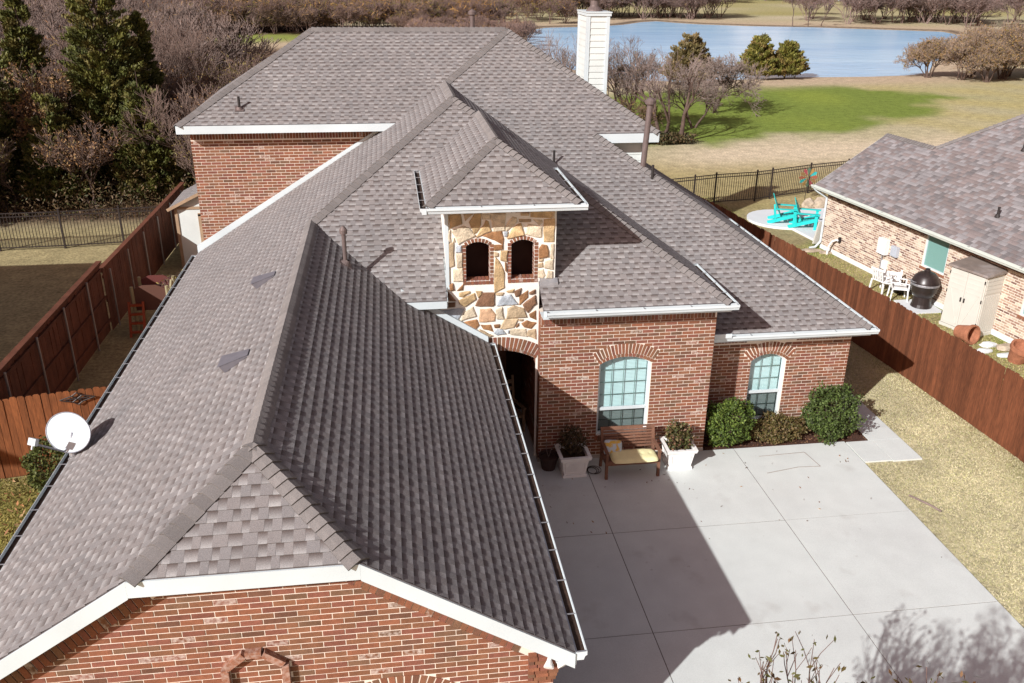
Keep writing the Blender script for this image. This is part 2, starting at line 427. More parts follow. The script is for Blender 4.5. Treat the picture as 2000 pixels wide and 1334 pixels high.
def caps(sink, a, b, n1, n2, w=.15, expo=EXPO, tone=None, start=0.0):
    """ridge or hip caps from a (low or near end) to b; n1, n2 normals of the two slopes"""
    a = Vector(a); b = Vector(b); d = (b-a); L = d.length; d.normalize(); n1 = Vector(n1).normalized(); n2 = Vector(n2).normalized()
    up = (n1+n2).normalized()
    s1 = d.cross(n1); s1 = s1 if s1.dot(n1+n2*-1) > 0 else -s1
    s2 = d.cross(n2); s2 = s2 if s2.dot(n2-n1) > 0 else -s2
    t = 0.0
    while t < L:
        e = min(t+expo*1.06, L); k = random.uniform(.88, 1.08); col = (.198*k, .184*k, .178*k)
        ww = w*random.uniform(.95, 1.05)
        def row(x, h):
            c = a+d*x
            return [c+s1*ww+n1*(h*.7), c+s1*(ww*.45)+n1*(h+.004), c+up*(h+.012), c+s2*(ww*.45)+n2*(h+.004), c+s2*ww+n2*(h*.7)]
        r0 = row(t, .044); r1 = row(e, .020); rb = row(t, .010); re = row(e, .010)
        vs = r0+r1+rb+re
        fs = [(i, i+1, 6+i, 5+i) for i in range(4)]+[(10+i, 11+i, 1+i, i) for i in range(4)]+[(0, 5, 15, 10), (4, 14, 19, 9)]
        dk = tuple(.3*z for z in col)
        cs = [col+(1,)]*10+[dk+(1,)]*10
        sink(vs, fs, cs, r0[2])
        t += expo
def gutter(parent, a, b, out, label=None, hang=.62, hw=True):
    """open K-style gutter from a to b (roof edge), out = outward unit vector"""
    a = Vector(a); b = Vector(b); o = Vector(out); z = Vector((0, 0, 1)); d = (b-a).normalized()
    prof = [(.0, -.01), (.0, -.125), (.085, -.125), (.10, -.075), (.125, -.055), (.125, -.004), (.119, -.004), (.119, -.05), (.094, -.07), (.08, -.119), (.006, -.119), (.006, -.01)]
    mb = MB(); n = len(prof)
    A = [a+o*x+z*y for x, y in prof]; B = [b+o*x+z*y for x, y in prof]
    mb.add(A+B, [(i, (i+1) % n, n+(i+1) % n, n+i) for i in range(n)])
    for e, s in ((a, 0), (b, 1)):
        q = [e+o*x+z*y for x, y in prof[:6]]; mb.prism(q, d*(.004 if s == 0 else -.004))
    g = mb.build('gutter', 'gutter_paint', parent)
    m2 = MB(); m2.add([a+o*.006+z*-.055, b+o*.006+z*-.055, b+o*.112+z*-.055, a+o*.112+z*-.055], [(0, 1, 2, 3)]); m2.build('litter_shade_sheet', 'litter_shade', g)  # dark sheet: leaf debris plus the trough's shade put into its colour
    if hw:
        m3 = MB(); L = (b-a).length; k = max(2, int(L/hang))
        for i in range(k+1):
            c = a+d*(L*(i+.03)/(k+.06)); m3.beam(c+z*-.012, c+o*.122+z*-.010, .013, .010)
        m3.build('gutter_hanger', 'galv', g, kind='stuff')
    return g
STONES = [
 ('b', [(1.13, 5.88), (1.34, 5.88), (1.33, 5.77), (1.12, 5.79)]),
 ('b', [(1.4, 5.87), (1.63, 5.85), (1.62, 5.77), (1.41, 5.75)]),
 ('k', [(1.65, 5.88), (1.92, 5.87), (1.92, 5.78), (1.77, 5.79)]),
 ('t', [(1.97, 5.85), (2.25, 5.83), (2.26, 5.73), (1.97, 5.74)]),
 ('o', [(1.01, 5.74), (1.12, 5.73), (1.11, 5.43), (1.02, 5.45)]),
 ('o', [(1.14, 5.72), (1.34, 5.75), (1.38, 5.54), (1.14, 5.45)]),
 ('t', [(1.41, 5.73), (1.6, 5.73), (1.44, 5.59)]),
 ('o', [(1.65, 5.74), (1.77, 5.72), (1.76, 5.5), (1.67, 5.34), (1.62, 5.34), (1.52, 5.56)]),
 ('c', [(1.79, 5.72), (1.94, 5.71), (1.95, 5.61), (1.8, 5.61)]),
 ('c', [(1.96, 5.71), (2.26, 5.7), (2.24, 5.38), (2.02, 5.36)]),
 ('o', [(1.86, 5.58), (1.92, 5.56), (1.96, 5.37), (1.67, 5.25)]),
 ('c', [(1.18, 5.38), (1.41, 5.48), (1.53, 5.42), (1.64, 5.28), (1.3, 5.12), (1.25, 5.25)]),
 ('r', [(1.79, 5.27), (1.98, 5.34), (2.18, 5.36), (2.22, 5.2), (2.2, 5.07), (2.03, 5.17)]),
 ('c', [(1.02, 5.4), (1.14, 5.42), (1.14, 5.17), (1.04, 5.16)]),
 ('t', [(1.03, 5.1), (1.19, 5.13), (1.2, 4.66), (1.04, 4.63)]),
 ('c', [(1.24, 4.9), (1.37, 4.9), (1.37, 4.62), (1.26, 4.62)]),
 ('c', [(1.17, 5.24), (1.22, 5.25), (1.24, 5.15), (1.18, 5.16)]),
 ('g', [(1.25, 5.05), (1.35, 5.07), (1.35, 4.94), (1.24, 4.94)]),
 ('c', [(1.18, 4.57), (1.38, 4.6), (1.38, 4.31), (1.19, 4.32)]),
 ('o', [(1.03, 4.6), (1.11, 4.61), (1.11, 4.33), (1.04, 4.31)]),
 ('r', [(2.03, 5.06), (2.21, 5.06), (2.21, 4.97), (2.03, 4.96)]),
 ('t', [(2.03, 4.92), (2.11, 4.9), (2.11, 4.82), (2.03, 4.82)]),
 ('o', [(2.17, 4.93), (2.3, 4.93), (2.29, 4.71), (2.16, 4.74)]),
 ('o', [(2.07, 4.78), (2.13, 4.71), (2.24, 4.46), (2.24, 4.15), (2.04, 4.05), (2.03, 4.42)]),
 ('r', [(2.26, 4.68), (2.29, 4.67), (2.29, 4.48), (2.26, 4.52)]),
 ('k', [(2.26, 5.83), (2.35, 5.87), (2.41, 5.81), (2.39, 5.74)]),
 ('b', [(2.45, 5.84), (2.74, 5.83), (2.74, 5.73), (2.47, 5.74)]),
 ('t', [(2.57, 5.73), (2.74, 5.72), (2.73, 5.66), (2.58, 5.66)]),
 ('o', [(2.79, 5.82), (3.19, 5.82), (3.19, 5.6), (2.79, 5.64)]),
 ('t', [(3.21, 5.73), (3.27, 5.73), (3.27, 5.6), (3.22, 5.62)]),
 ('c', [(2.4, 5.65), (2.48, 5.62), (2.49, 5.53), (2.27, 5.35), (2.27, 5.45)]),
 ('t', [(2.54, 5.6), (2.77, 5.59), (2.77, 5.53), (2.55, 5.53)]),
 ('c', [(2.83, 5.58), (3.01, 5.56), (3.02, 5.51), (2.95, 5.46)]),
 ('o', [(2.58, 5.5), (2.64, 5.26), (2.3, 5.2), (2.4, 5.38), (2.48, 5.47)]),
 ('c', [(2.74, 5.48), (3.0, 5.42), (2.99, 5.21), (2.93, 5.2), (2.68, 5.28)]),
 ('o', [(3.05, 5.56), (3.27, 5.57), (3.27, 5.1), (3.06, 5.12)]),
 ('r', [(3.02, 5.04), (3.11, 5.02), (3.16, 4.91), (3.15, 4.78), (2.97, 4.76), (2.96, 4.96)]),
 ('c', [(3.2, 5.04), (3.27, 5.04), (3.27, 4.74), (3.2, 4.74)]),
 ('t', [(2.97, 4.73), (3.06, 4.73), (3.05, 4.68), (2.96, 4.68)]),
 ('c', [(3.09, 4.67), (3.25, 4.72), (3.26, 4.5), (3.08, 4.55)]),
 ('t', [(2.95, 4.62), (3.04, 4.65), (3.05, 4.55), (2.95, 4.55)]),
 ('c', [(2.95, 4.47), (3.05, 4.51), (3.1, 4.37), (3.06, 4.32), (2.96, 4.33)]),
 ('c', [(3.15, 4.47), (3.26, 4.46), (3.25, 4.31), (3.13, 4.32)]),
 ('g', [(2.24, 5.34), (2.3, 5.34), (2.29, 5.23), (2.24, 5.25)]),
 ('r', [(1.07, 4.25), (1.17, 4.27), (1.2, 4.13), (1.12, 4.12)]),
 ('r', [(1.38, 4.24), (1.25, 4.11), (1.37, 4.12)]),
 ('o', [(1.3, 4.05), (1.52, 4.09), (1.52, 4.05), (1.37, 3.96), (1.29, 3.98)]),
 ('o', [(1.3, 3.89), (1.61, 4.03), (1.64, 3.91), (1.42, 3.75), (1.3, 3.83)]),
 ('o', [(1.64, 4.08), (1.77, 4.07), (1.77, 4.02), (1.69, 3.94)]),
 ('b', [(1.79, 4.03), (2.03, 4.03), (2.03, 3.77), (1.99, 3.73), (1.64, 3.76)]),
 ('g', [(0.93, 3.67), (1.28, 3.71), (1.39, 3.69), (1.24, 3.43), (1.06, 3.53)]),
 ('c', [(1.33, 3.44), (1.4, 3.61), (1.58, 3.73), (1.65, 3.52)]),
 ('r', [(1.32, 3.38), (1.66, 3.44), (1.71, 3.32), (1.62, 3.21), (1.47, 3.28)]),
 ('p', [(1.74, 3.66), (1.96, 3.67), (2.05, 3.54), (2.04, 3.39), (1.72, 3.39)]),
 ('r', [(1.75, 3.31), (1.96, 3.31), (2.01, 3.15), (1.8, 3.22)]),
 ('t', [(1.67, 3.17), (1.73, 3.22), (2.0, 3.06), (1.89, 3.03)]),
 ('b', [(1.05, 3.84), (1.21, 3.84), (1.21, 3.75), (0.99, 3.75)]),  # shadow below the eave drawn as a brown stone
 ('b', [(1.07, 4.1), (1.23, 3.89), (1.07, 3.9)]),  # brown tone carries the shade lying on this stone
 ('t', [(2.06, 4.02), (2.23, 4.02), (2.21, 3.96), (2.06, 3.98)]),
 ('g', [(2.19, 3.94), (2.37, 3.97), (2.53, 3.76), (2.09, 3.74)]),
 ('o', [(2.29, 4.06), (2.45, 4.09), (2.42, 4.02), (2.31, 4.02)]),
 ('b', [(2.45, 4.04), (2.6, 4.11), (2.57, 3.94), (2.48, 3.93)]),
 ('r', [(2.56, 3.93), (2.74, 4.05), (2.75, 3.9), (2.57, 3.74)]),
 ('b', [(2.77, 4.0), (2.9, 4.06), (2.9, 3.98), (2.78, 3.96)]),
 ('b', [(2.64, 3.74), (2.9, 3.93), (2.92, 3.76), (2.74, 3.57)]),
 ('c', [(2.07, 3.64), (2.19, 3.69), (2.23, 3.44), (2.09, 3.45)]),
 ('t', [(2.32, 3.65), (2.45, 3.71), (2.65, 3.65), (2.72, 3.46), (2.54, 3.45), (2.31, 3.46)]),
 ('r', [(2.78, 3.51), (2.91, 3.58), (2.93, 3.38), (2.8, 3.45)]),
 ('t', [(2.16, 3.21), (2.26, 3.42), (2.54, 3.42), (2.45, 3.23), (2.25, 3.2)]),
 ('r', [(2.62, 3.3), (2.73, 3.37), (2.92, 3.31), (2.82, 3.18), (2.68, 3.22)]),
 ('r', [(2.03, 3.31), (2.14, 3.31), (2.14, 3.24), (2.04, 3.24)]),
 ('t', [(2.56, 3.41), (2.66, 3.41), (2.64, 3.36), (2.55, 3.37)]),
 ('r', [(2.49, 3.25), (2.56, 3.32), (2.56, 3.25), (2.5, 3.22)]),
 ('g', [(2.02, 3.12), (2.09, 3.2), (2.2, 3.18), (2.28, 3.09), (2.09, 3.07)]),
 ('c', [(2.38, 3.18), (2.7, 3.18), (2.73, 3.0), (2.39, 3.07)]),
 ('t', [(2.76, 3.14), (2.92, 3.16), (2.92, 2.94), (2.75, 3.02)]),
 ('g', [(2.31, 3.16), (2.35, 3.17), (2.35, 3.1), (2.32, 3.1)]),
]
# ================================================================== setting: ground, water, paving
LAKE = np.array([(23,150),(27,157.5),(36,160),(42.7,164.5),(48,172),(52.3,175),(55,170),(58,166),(66,161),(76.9,157.5),(88,151),(95,147),(92,136),(80,120),(72,110),(64,99),(57,89),(53,87),(48.5,86.2),(44,86.3),(40.3,86.5),(34,85),(28,83.5),(22,86),(19,95),(18,120)], float)
def inside(px, py, poly):
    r = np.zeros(px.shape, bool); n = len(poly)
    for i in range(n):
        x0, y0 = poly[i]; x1, y1 = poly[(i+1) % n]
        c = ((y0 > py) != (y1 > py)) & (px < (x1-x0)*(py-y0)/(y1-y0+1e-12)+x0); r ^= c
    return r
def sdist(px, py, poly):
    d = np.full(px.shape, 1e9); n = len(poly)
    for i in range(n):
        a = poly[i]; b = poly[(i+1) % n]; ab = b-a; t = np.clip(((px-a[0])*ab[0]+(py-a[1])*ab[1])/(ab@ab), 0, 1)
        d = np.minimum(d, np.hypot(px-a[0]-t*ab[0], py-a[1]-t*ab[1]))
    return np.where(inside(px, py, poly), d, -d)
def wav(x, y, s, seed):
    r = np.random.default_rng(seed); o = np.zeros(x.shape)
    for i in range(7):
        a = r.uniform(0, 6.28); f = r.uniform(.5, 1.7)/s; o += np.sin((x*math.cos(a)+y*math.sin(a))*f*2+r.uniform(0, 6.28))
    return o/7*1.6
def sst(a, b, x): t = np.clip((x-a)/(b-a), 0, 1); return t*t*(3-2*t)
def axis(lo, hi, fine0, fine1, st):
    c = list(np.arange(fine0, fine1+.01, st)); s = st; x = fine1
    while x < hi: s *= 1.25; x += s; c.append(x)
    s = st; x = fine0
    while x > lo: s *= 1.25; x -= s; c.insert(0, x)
    return np.array(c)
gx = axis(-5000, 5000, -60, 110, 1.0); gy = axis(-400, 6000, 2, 200, 1.0)
X, Y = np.meshgrid(gx, gy); sdl = sdist(X, Y, LAKE)
Z = -0.7*sst(-1.5, 5, sdl)-.10*sst(40, 70, Y)*0 + .04*wav(X, Y, 6, 3)*sst(45, 60, Y)
GREEN = np.array([(8,49),(18.3,53.2),(25,54.2),(33,58.6),(41,64.6),(48.5,71.5),(42,77),(34.2,80.8),(29,79),(20,74),(8,66)], float)
sg = sdist(X, Y, GREEN)+1.6*wav(X, Y, 4, 5)+1.1*wav(X, Y, 1.5, 25)
tan = np.array((.47, .41, .28)); olive = np.array((.36, .335, .18)); green = np.array((.17, .225, .045)); dry = np.array((.40, .31, .21)); woods = np.array((.105, .062, .040)); lawn = np.array((.46, .42, .265)); greenish = np.array((.30, .285, .11))
def mixc(c, d, f): return c*(1-f[..., None])+d*f[..., None]
col = np.broadcast_to(tan, X.shape+(3,)).copy()
col = mixc(col, olive, np.clip(.45+.6*wav(X, Y, 9, 8), 0, .85))
col = mixc(col, dry, sst(8, 1, np.abs(Y-52-.12*(X-20)-1.5*wav(X, Y, 5, 2)))*.0)
# yard lawns near the houses
nl = sst(20, 14, Y)*sst(9, 10.2, X)*sst(40, 30, X); col = mixc(col, lawn, nl)
col = mixc(col, greenish, sst(.25, .8, wav(X, Y, 1.6, 21))*sst(30, 20, Y)*.28)
ns = sst(13, 14.2, X)*sst(20, 18, X)*sst(42, 36, Y); col = mixc(col, np.array((.27, .225, .105)), ns*.8); col = mixc(col, green*.85, ns*sst(.35, .75, wav(X, Y, 1.4, 9))*.8)
fl = sst(-4, -6, X)*sst(18, 17.3, Y); col = mixc(col, np.array((.30, .26, .085)), fl)
ly = sst(-4, -5.5, X)*sst(17, 18, Y)*sst(39.5, 37, Y); col = mixc(col, np.array((.33, .275, .145)), ly)
# olive grass behind the fence, pale band, green field
band = sst(50, 46, Y)*sst(36, 39, Y)*sst(8, 12, X); col = mixc(col, np.array((.36, .29, .13)), band*.8)
band = np.exp(-((Y-49.5-.16*(X-22)-.8*wav(X, Y, 5, 4))/3.3)**2)*sst(12, 20, X); col = mixc(col, np.array((.60, .50, .36)), np.clip(band, 0, 1)*.9)
rest = sst(30, 40, X)*sst(50, 56, Y)*sst(84, 78, Y); col = mixc(col, np.array((.42, .36, .16)), rest*np.clip(.5+.7*wav(X, Y, 3, 14), 0, 1))
col = mixc(col, green, sst(-1.6, 1.2, sg)); col = mixc(col, np.array((.235, .29, .05)), sst(.0, .9, wav(X, Y, 5, 31))*sst(0, 5, sg)*.8)
shore = sst(-10, -3, sdl)*(Y < 110); col = mixc(col, np.array((.47, .365, .26)), shore*.9)
shore2 = sst(-22, -2, sdl)*(Y > 130); col = mixc(col, np.array((.46, .365, .255)), shore2*.95)
far = sst(182, 195, Y+4*wav(X, Y, 12, 6)); col = mixc(col, np.array((.33, .295, .125)), far*np.clip(.6+.5*wav(X, Y, 14, 16), 0, 1))
wd = sst(-3, -9, X+2*wav(X, Y, 6, 41)+.0*Y)*sst(37.2, 39.5, Y); col = mixc(col, woods, wd)
wd2 = sst(14, 8, X)*sst(40, 46, Y)*sst(150, 110, Y); col = mixc(col, np.array((.17, .11, .07)), wd2*.7)
hill = np.exp(-(((X+17)/7)**2+((Y-134)/8)**2)**1.5); col = mixc(col, np.array((.24, .28, .07)), np.clip(hill*1.3, 0, 1))
clr = np.exp(-(((X+2)/16)**2+((Y-124)/7)**2)**1.5); col = mixc(col, np.array((.55, .44, .30)), np.clip(clr*1.2, 0, 1)*.95)
mud = np.exp(-((sdl+.6)/1.0)**2); col = mixc(col, np.array((.085, .06, .045)), np.clip(mud, 0, 1)*(Y > 140)*.9)
nyc, nxc = X.shape
ids = np.arange(nxc*nyc).reshape(nyc, nxc)
quads = np.stack([ids[:-1, :-1], ids[:-1, 1:], ids[1:, 1:], ids[1:, :-1]], -1).reshape(-1, 4)
raw('ground', np.stack([X, Y, Z], -1).reshape(-1, 3), quads, col.reshape(-1, 3), 'ground', kind='structure')
cx_, cy_ = LAKE.mean(0)
mb = MB(); ring = [(x+(x-cx_)*.06+0, y+(1.8 if y > 130 else -1.8), -.16) for x, y in LAKE]
tr = tessellate_polygon([[Vector(p) for p in ring]]); mb.add(ring, [tuple(t) for t in tr]); mb.build('lake', 'water', kind='structure')

# driveway slabs
dr = MB(); dr.bx(1.75, 10.31, -3, 16.80, -.02, .025); drive = dr.build('driveway', 'concrete_dark', kind='structure')
xs = [1.75, 4.02, 7.60, 10.33]; ys = [-3, 4.9, 8.05, 11.17, 14.0, 16.86]
g = .008
for i in range(3):
    for j in range(5):
        s = MB(); y1 = ys[j+1]-(g if j < 4 else 0); dz = random.uniform(-.002, .002)
        s.bx(xs[i]+(g if i else 0), xs[i+1]-(g if i < 2 else 0), ys[j]+g, y1, .002, .032+dz)
        s.build('slab', 'concrete', drive)
mb = MB()   # faint saw-cut patch outline on the slab
for a, b in (((8.05, 16.45), (9.17, 16.5)), ((9.17, 16.5), (9.26, 15.87)), ((9.26, 15.87), (8.75, 15.9)), ((8.75, 15.9), (7.95, 15.74))):
    mb.beam((a[0], a[1], .0335), (b[0], b[1], .0335), .022, .004)
mb.build('cut_line', 'foundation', drive)
wk = MB(); wk.bx(10.36, 11.02, 15.93, 16.82, -.02, .036); walk = wk.build('walkway', 'concrete', kind='structure')
s = MB(); s.bx(11.035, 11.74, 15.9, 16.82, -.02, .036); s.build('slab', 'concrete', walk)
s = MB(); s.bx(10.95, 11.74, 16.835, 22.5, -.02, .035); s.build('slab', 'concrete', walk)
s = MB()
ring = [(6.9, 16.87), (10.93, 16.87), (10.93, 17.85), (6.9, 17.85)]
s.prism([(x, y, .0) for x, y in ring], (0, 0, .028)); s.build('mulch_bed', 'mulch', kind='structure')
s = MB(); pts = []
for i in range(13):
    a = math.pi*.55+math.pi*.9*i/12; pts.append((17.0+1.55*math.cos(a)*1.0, 35.6+1.5*math.sin(a), 0))
pts += [(17.0, 32.0, 0), (20.5, 32.0, 0), (20.8, 37.0, 0)]
s.prism(pts, (0, 0, .10)); s.build('patio', 'patio_concrete', kind='structure')

# ================================================================== the brick house
m_, mF, mR = .633, .625, .649
def zL(x): return 2.935+m_*(x+5.339)
PLN = {'L': (m_, 0, 2.935+m_*5.339), 'GR': (-m_, 0, 2.935+m_*1.893), 'F1': (0, mF, 3.835-mF*16.467), 'R1': (-mR, 0, 3.835+mR*6.977), 'F3': (0, mF, 2.707-mF*17.394),
       'R3': (-mR, 0, 2.707+mR*10.817), 'F2': (0, mF, 6.455-mF*23.676), 'L2': (m_, 0, 6.455+m_*5.36), 'R2': (-mR, 0, 6.208+mR*7.169), 'J': (0, .561, 4.462-.561*7.844)}
def I3(*q):
    A = []; b = []
    for p in q:
        if isinstance(p, str): a = PLN[p]; A.append([a[0], a[1], -1]); b.append(-a[2])
        else: A.append(p[:3]); b.append(p[3])
    return tuple(np.linalg.solve(np.array(A, float), np.array(b, float)))
def HZ(z): return (0, 0, 1, z)
def VX(x): return (1, 0, 0, x)
def VY(y): return (0, 1, 0, y)
def NRM(k): a = PLN[k]; return Vector((-a[0], -a[1], 1)).normalized()
house = thing('brick_house', 'red brick house with stone entry tower and long grey shingle roofs, in the middle', 'house', (0, 17, 0))
RB = I3('L', 'GR', 'F1'); RF = I3('L', 'GR', 'J'); JL = I3('L', 'J', VY(7.844)); JR = I3('GR', 'J', VY(7.844)); A1 = I3('L', 'F1', 'R1'); A3 = I3('L', 'F3', 'R2'); K = I3('L', 'R1', 'F3')
EL0 = I3('L', VY(7.844), HZ(2.935)); EL1 = I3('L', VY(24.05), HZ(2.935))
LT = I3('L', VY(24.05), HZ(6.40)); LE = I3('L', 'F2', HZ(6.455)); LV = I3('L', 'F2', HZ(8.56))
VB = I3('GR', 'F1', VY(16.77)); GB = I3('GR', VY(17.02), HZ(VB[2])); GE1 = I3('GR', VY(17.02), HZ(2.935)); GE0 = I3('GR', VY(7.844), HZ(2.935))
F1L = I3('F1', VY(16.77), VX(1.02)); F1m = I3('F1', VY(17.75), VX(1.02)); F1n = I3('F1', VY(17.75), VX(3.25)); F1o = I3('F1', VY(17.15), VX(3.25)); F1p = I3('F1', VY(17.15), VX(2.97)); F1R = I3('F1', VY(16.467), VX(2.97)); F1E = I3('F1', 'R1', HZ(3.835))
R1E = I3('R1', 'F3', HZ(3.835)); F3a = I3('F3', VX(6.83), HZ(3.66)); F3b = I3('F3', VX(6.83), HZ(2.707)); F3E = I3('F3', 'R3', HZ(2.707)); F3H = I3('F3', 'R3', HZ(6.208)); F3U = I3('F3', 'R2', HZ(6.208))
F2E = I3('F2', 'L2', HZ(6.455)); F2R = I3('F2', 'L2', HZ(8.56)); L2B = (F2E[0], 30.6, 6.455); R2B = (7.169, 30.6, 6.208)
LBK = (F2R[0], 27.3, 8.56)
R3B = (10.817, 29.2, 2.707); R3t = I3('R3', VX(7.2), VY(26.0)); R3h = (8.9, 27.4, 2.707+mR*(10.817-8.9)); R3w = I3('R3', VX(6.9), VY(23.3)); 
ROOF = {'L': [EL0, EL1, LT, LE, LV, A3, K, A1, RB, RF, JL], 'GR': [RF, RB, VB, GB, GE1, GE0, JR], 'J': [JL, JR, RF],
        'F1': [A1, RB, VB, F1L, F1m, F1n, F1o, F1p, F1R, F1E], 'R1': [A1, F1E, R1E, K], 'F3': [A3, K, R1E, F3a, F3b, F3E, F3H, F3U],
        'R3': [F3E, R3B, R3h, R3t, (6.9, 26.0, 2.707+mR*(10.817-6.9)), R3w, F3H], 'F2': [F2E, LE, LV, F2R], 'L2': [F2E, F2R, L2B], 'R2': [A3, F3U, R2B]}
# roof of the entry tower: hip with a short ridge
TE, TH, TX0, TX1, TY0 = 6.02, 1.0, .665, 3.70, 16.66
TXC = (TX0+TX1)/2; TA = (TXC, TY0+1.52, TE+TH)
def onF1(x, z): return (x, 16.467+(z-3.835)/mF, z)
TRb = onF1(TXC, TE+TH); TLb = onF1(TX0, TE); TRr = onF1(TX1, TE)
ROOF['TF'] = [(TX0, TY0, TE), (TX1, TY0, TE), TA]; ROOF['TL'] = [(TX0, TY0, TE), TA, TRb, TLb]; ROOF['TR'] = [(TX1, TY0, TE), TRr, TRb, TA]
rd = MB()
for k, p in ROOF.items(): deck(rd, p, .05 if not k.startswith('T') else .04)
for p in ([F2R, (A3[0], F2R[1], F2R[2]), R2B, L2B], [A3, R2B, (A3[0], F2R[1], F2R[2])]): deck(rd, p)
roof = rd.build('roof', 'deck', house)
pieces = []
def sink(v, f, c, ctr): pieces.append((v, f, c, ctr))
for k, p in ROOF.items(): roof_plane(p, sink)
camv = Vector((0, 0, CH))
def nearness(q): return (Vector(q[3])-camv).length
# the 300 that show largest: the clipped hip at the front and the slopes beside it
jn = [q for q in pieces if len(q[0]) and q[3].y < 9.6]
jset = sorted(jn, key=nearness)[:300]; jid = set(id(q) for q in jset)
for q in jset:
    mb = MB(); mb.add(q[0], q[1], q[2]); mb.build('shingle', 'shingle', roof)
mb = MB()
for q in pieces:
    if id(q) not in jid: mb.add(q[0], q[1], q[2])
mb.build('shingle_field', 'shingle', roof, kind='stuff')
# ridge and hip caps
cp = []
def csink(v, f, c, ctr): cp.append((v, f, c, ctr))
nL, nG, nF, nR, nJ, nR3 = NRM('L'), NRM('GR'), NRM('F1'), NRM('R1'), NRM('J'), NRM('R3')
for a, b, n1, n2 in ((RB, RF, nL, nG), (JL, RF, nL, nJ), (JR, RF, nJ, nG), (RB, A1, nL, nF), (F1E, A1, nF, nR), (K, A1, nL, nR), (K, A3, nL, nF), (F3U, A3, nF, nR3), (F3E, F3H, nF, nR3),
                     (F2E, F2R, NRM('L2'), nF), (F2R, (A3[0], F2R[1], F2R[2]), nF, Vector((0, .625, 1))), (R3B, R3h, nR3, Vector((0, .6, 1))), (R3h, R3t, nR3, Vector((-.2, .6, 1)))):
    caps(csink, a, b, n1, n2)
tl, tr_, tf = Vector((-.66, 0, 1)), Vector((.66, 0, 1)), Vector((0, -.66, 1))
caps(csink, (TX0, TY0, TE), TA, tl, tf, w=.13); caps(csink, (TX1, TY0, TE), TA, tf, tr_, w=.13); caps(csink, TRb, TA, tl, tr_, w=.12, expo=.07)
cp.sort(key=nearness)
for q in cp[:300]:
    mb = MB(); mb.add(q[0], q[1], q[2]); mb.build('ridge_cap', 'shingle', roof)
mb = MB()
for q in cp[300:]: mb.add(q[0], q[1], q[2])
mb.build('ridge_cap_run', 'shingle', roof, kind='stuff')

# ---------------- walls
stuff = MB()      # every brick beyond the 300 that show largest
front_q = []      # bricks of the front gable
def emit_to(mb, to3, out, proud=.005):
    return lambda q, c: brick_prism(mb, q, c, to3, out, proud)
NEG = lambda iv: (lambda z: iv)
# front gable wall at y = 8.10
GY = 8.10; FDROP = .23
def gl(z): return max(-5.0, -5.339+(z+FDROP+.05-2.935)/m_)
def gr(z): return min(1.69, 1.893-(z+FDROP+.05-2.935)/m_)
to_g = lambda s, z: (s, GY, z)
GT = 4.462-FDROP-.02
XGL = -5.339+(GT+FDROP-2.935)/m_; XGR = 1.893-(GT+FDROP-2.935)/m_
gw = wall_face([[(-5.0, 0), (1.69, 0), (1.69, 1.893 and 2.935+m_*(1.893-1.69)-FDROP), (XGR, GT), (XGL, GT), (-5.0, 2.935+m_*.339-FDROP)],
                arch_loop(-.78, .44, .9, 2.12, .22)], to_g, 'mortar', .14, (0, 1, 0))
gable = gw.build('front_gable_wall', 'mortar', house)
SW = .25
def gl2(z): return max(-5.0, -5.339+(z+FDROP+.07+SW*1.04-2.935)/m_)
def gr2(z): return min(1.36 if z > 2.72 else 1.69, 1.893-(z+FDROP+.07+SW*1.04-2.935)/m_)
def arch_hole(x0, x1, z0, zs, rise, th):
    cx, cz, R, a = arch_par(x0, x1, zs, rise); Ro = R+th; hw = (x1-x0)/2
    def f(z):
        if z < z0: return None
        if z < zs: return (x0-.005, x1+.005)
        if z >= cz+Ro: return None
        w = math.sqrt(max(0, Ro*Ro-(z-cz)**2)); lim = Ro*math.sin(a)+.01
        zr = cz+Ro*math.cos(a)
        if z < zr: # radial side of the header
            t = (z-zs)/max(1e-6, zr-zs); w = hw+(lim-hw)*t
        return (cx-w, cx+w)
    return f
niche = lambda z: (-2.17, -1.42) if 2.3 < z < 2.98 else ((-2.17+(z-2.98)*1.5, -1.42-(z-2.98)*1.5) if 2.98 <= z < 3.20 else None)
courses(.10, GT-.01-.10, gl2, gr2, [arch_hole(-.78, .44, .9, 2.12, .22, .26), niche], lambda q, c: front_q.append((q, c)))
# row of headers under the fascia
s = XGL+.02; i = 0
while s < XGR-.1:
    front_q.append(([[s+.006, GT-.10], [s+.098, GT-.10], [s+.098, GT-.005], [s+.006, GT-.005]], brick_col())); s += .104; i += 1
front_q.sort(key=lambda q: -q[0][0][1])
big = [q for q in front_q if q[0][0][1] > 2.15][:300]; bid = set(id(q) for q in big)
for q in big:
    mb = MB(); brick_prism(mb, q[0], q[1], to_g, (0, -1, 0), .006+random.uniform(-.002, .002)); mb.build('brick', 'brick', gable)
for q in front_q:
    if id(q) not in bid: brick_prism(stuff, q[0], q[1], to_g, (0, -1, 0), .005)
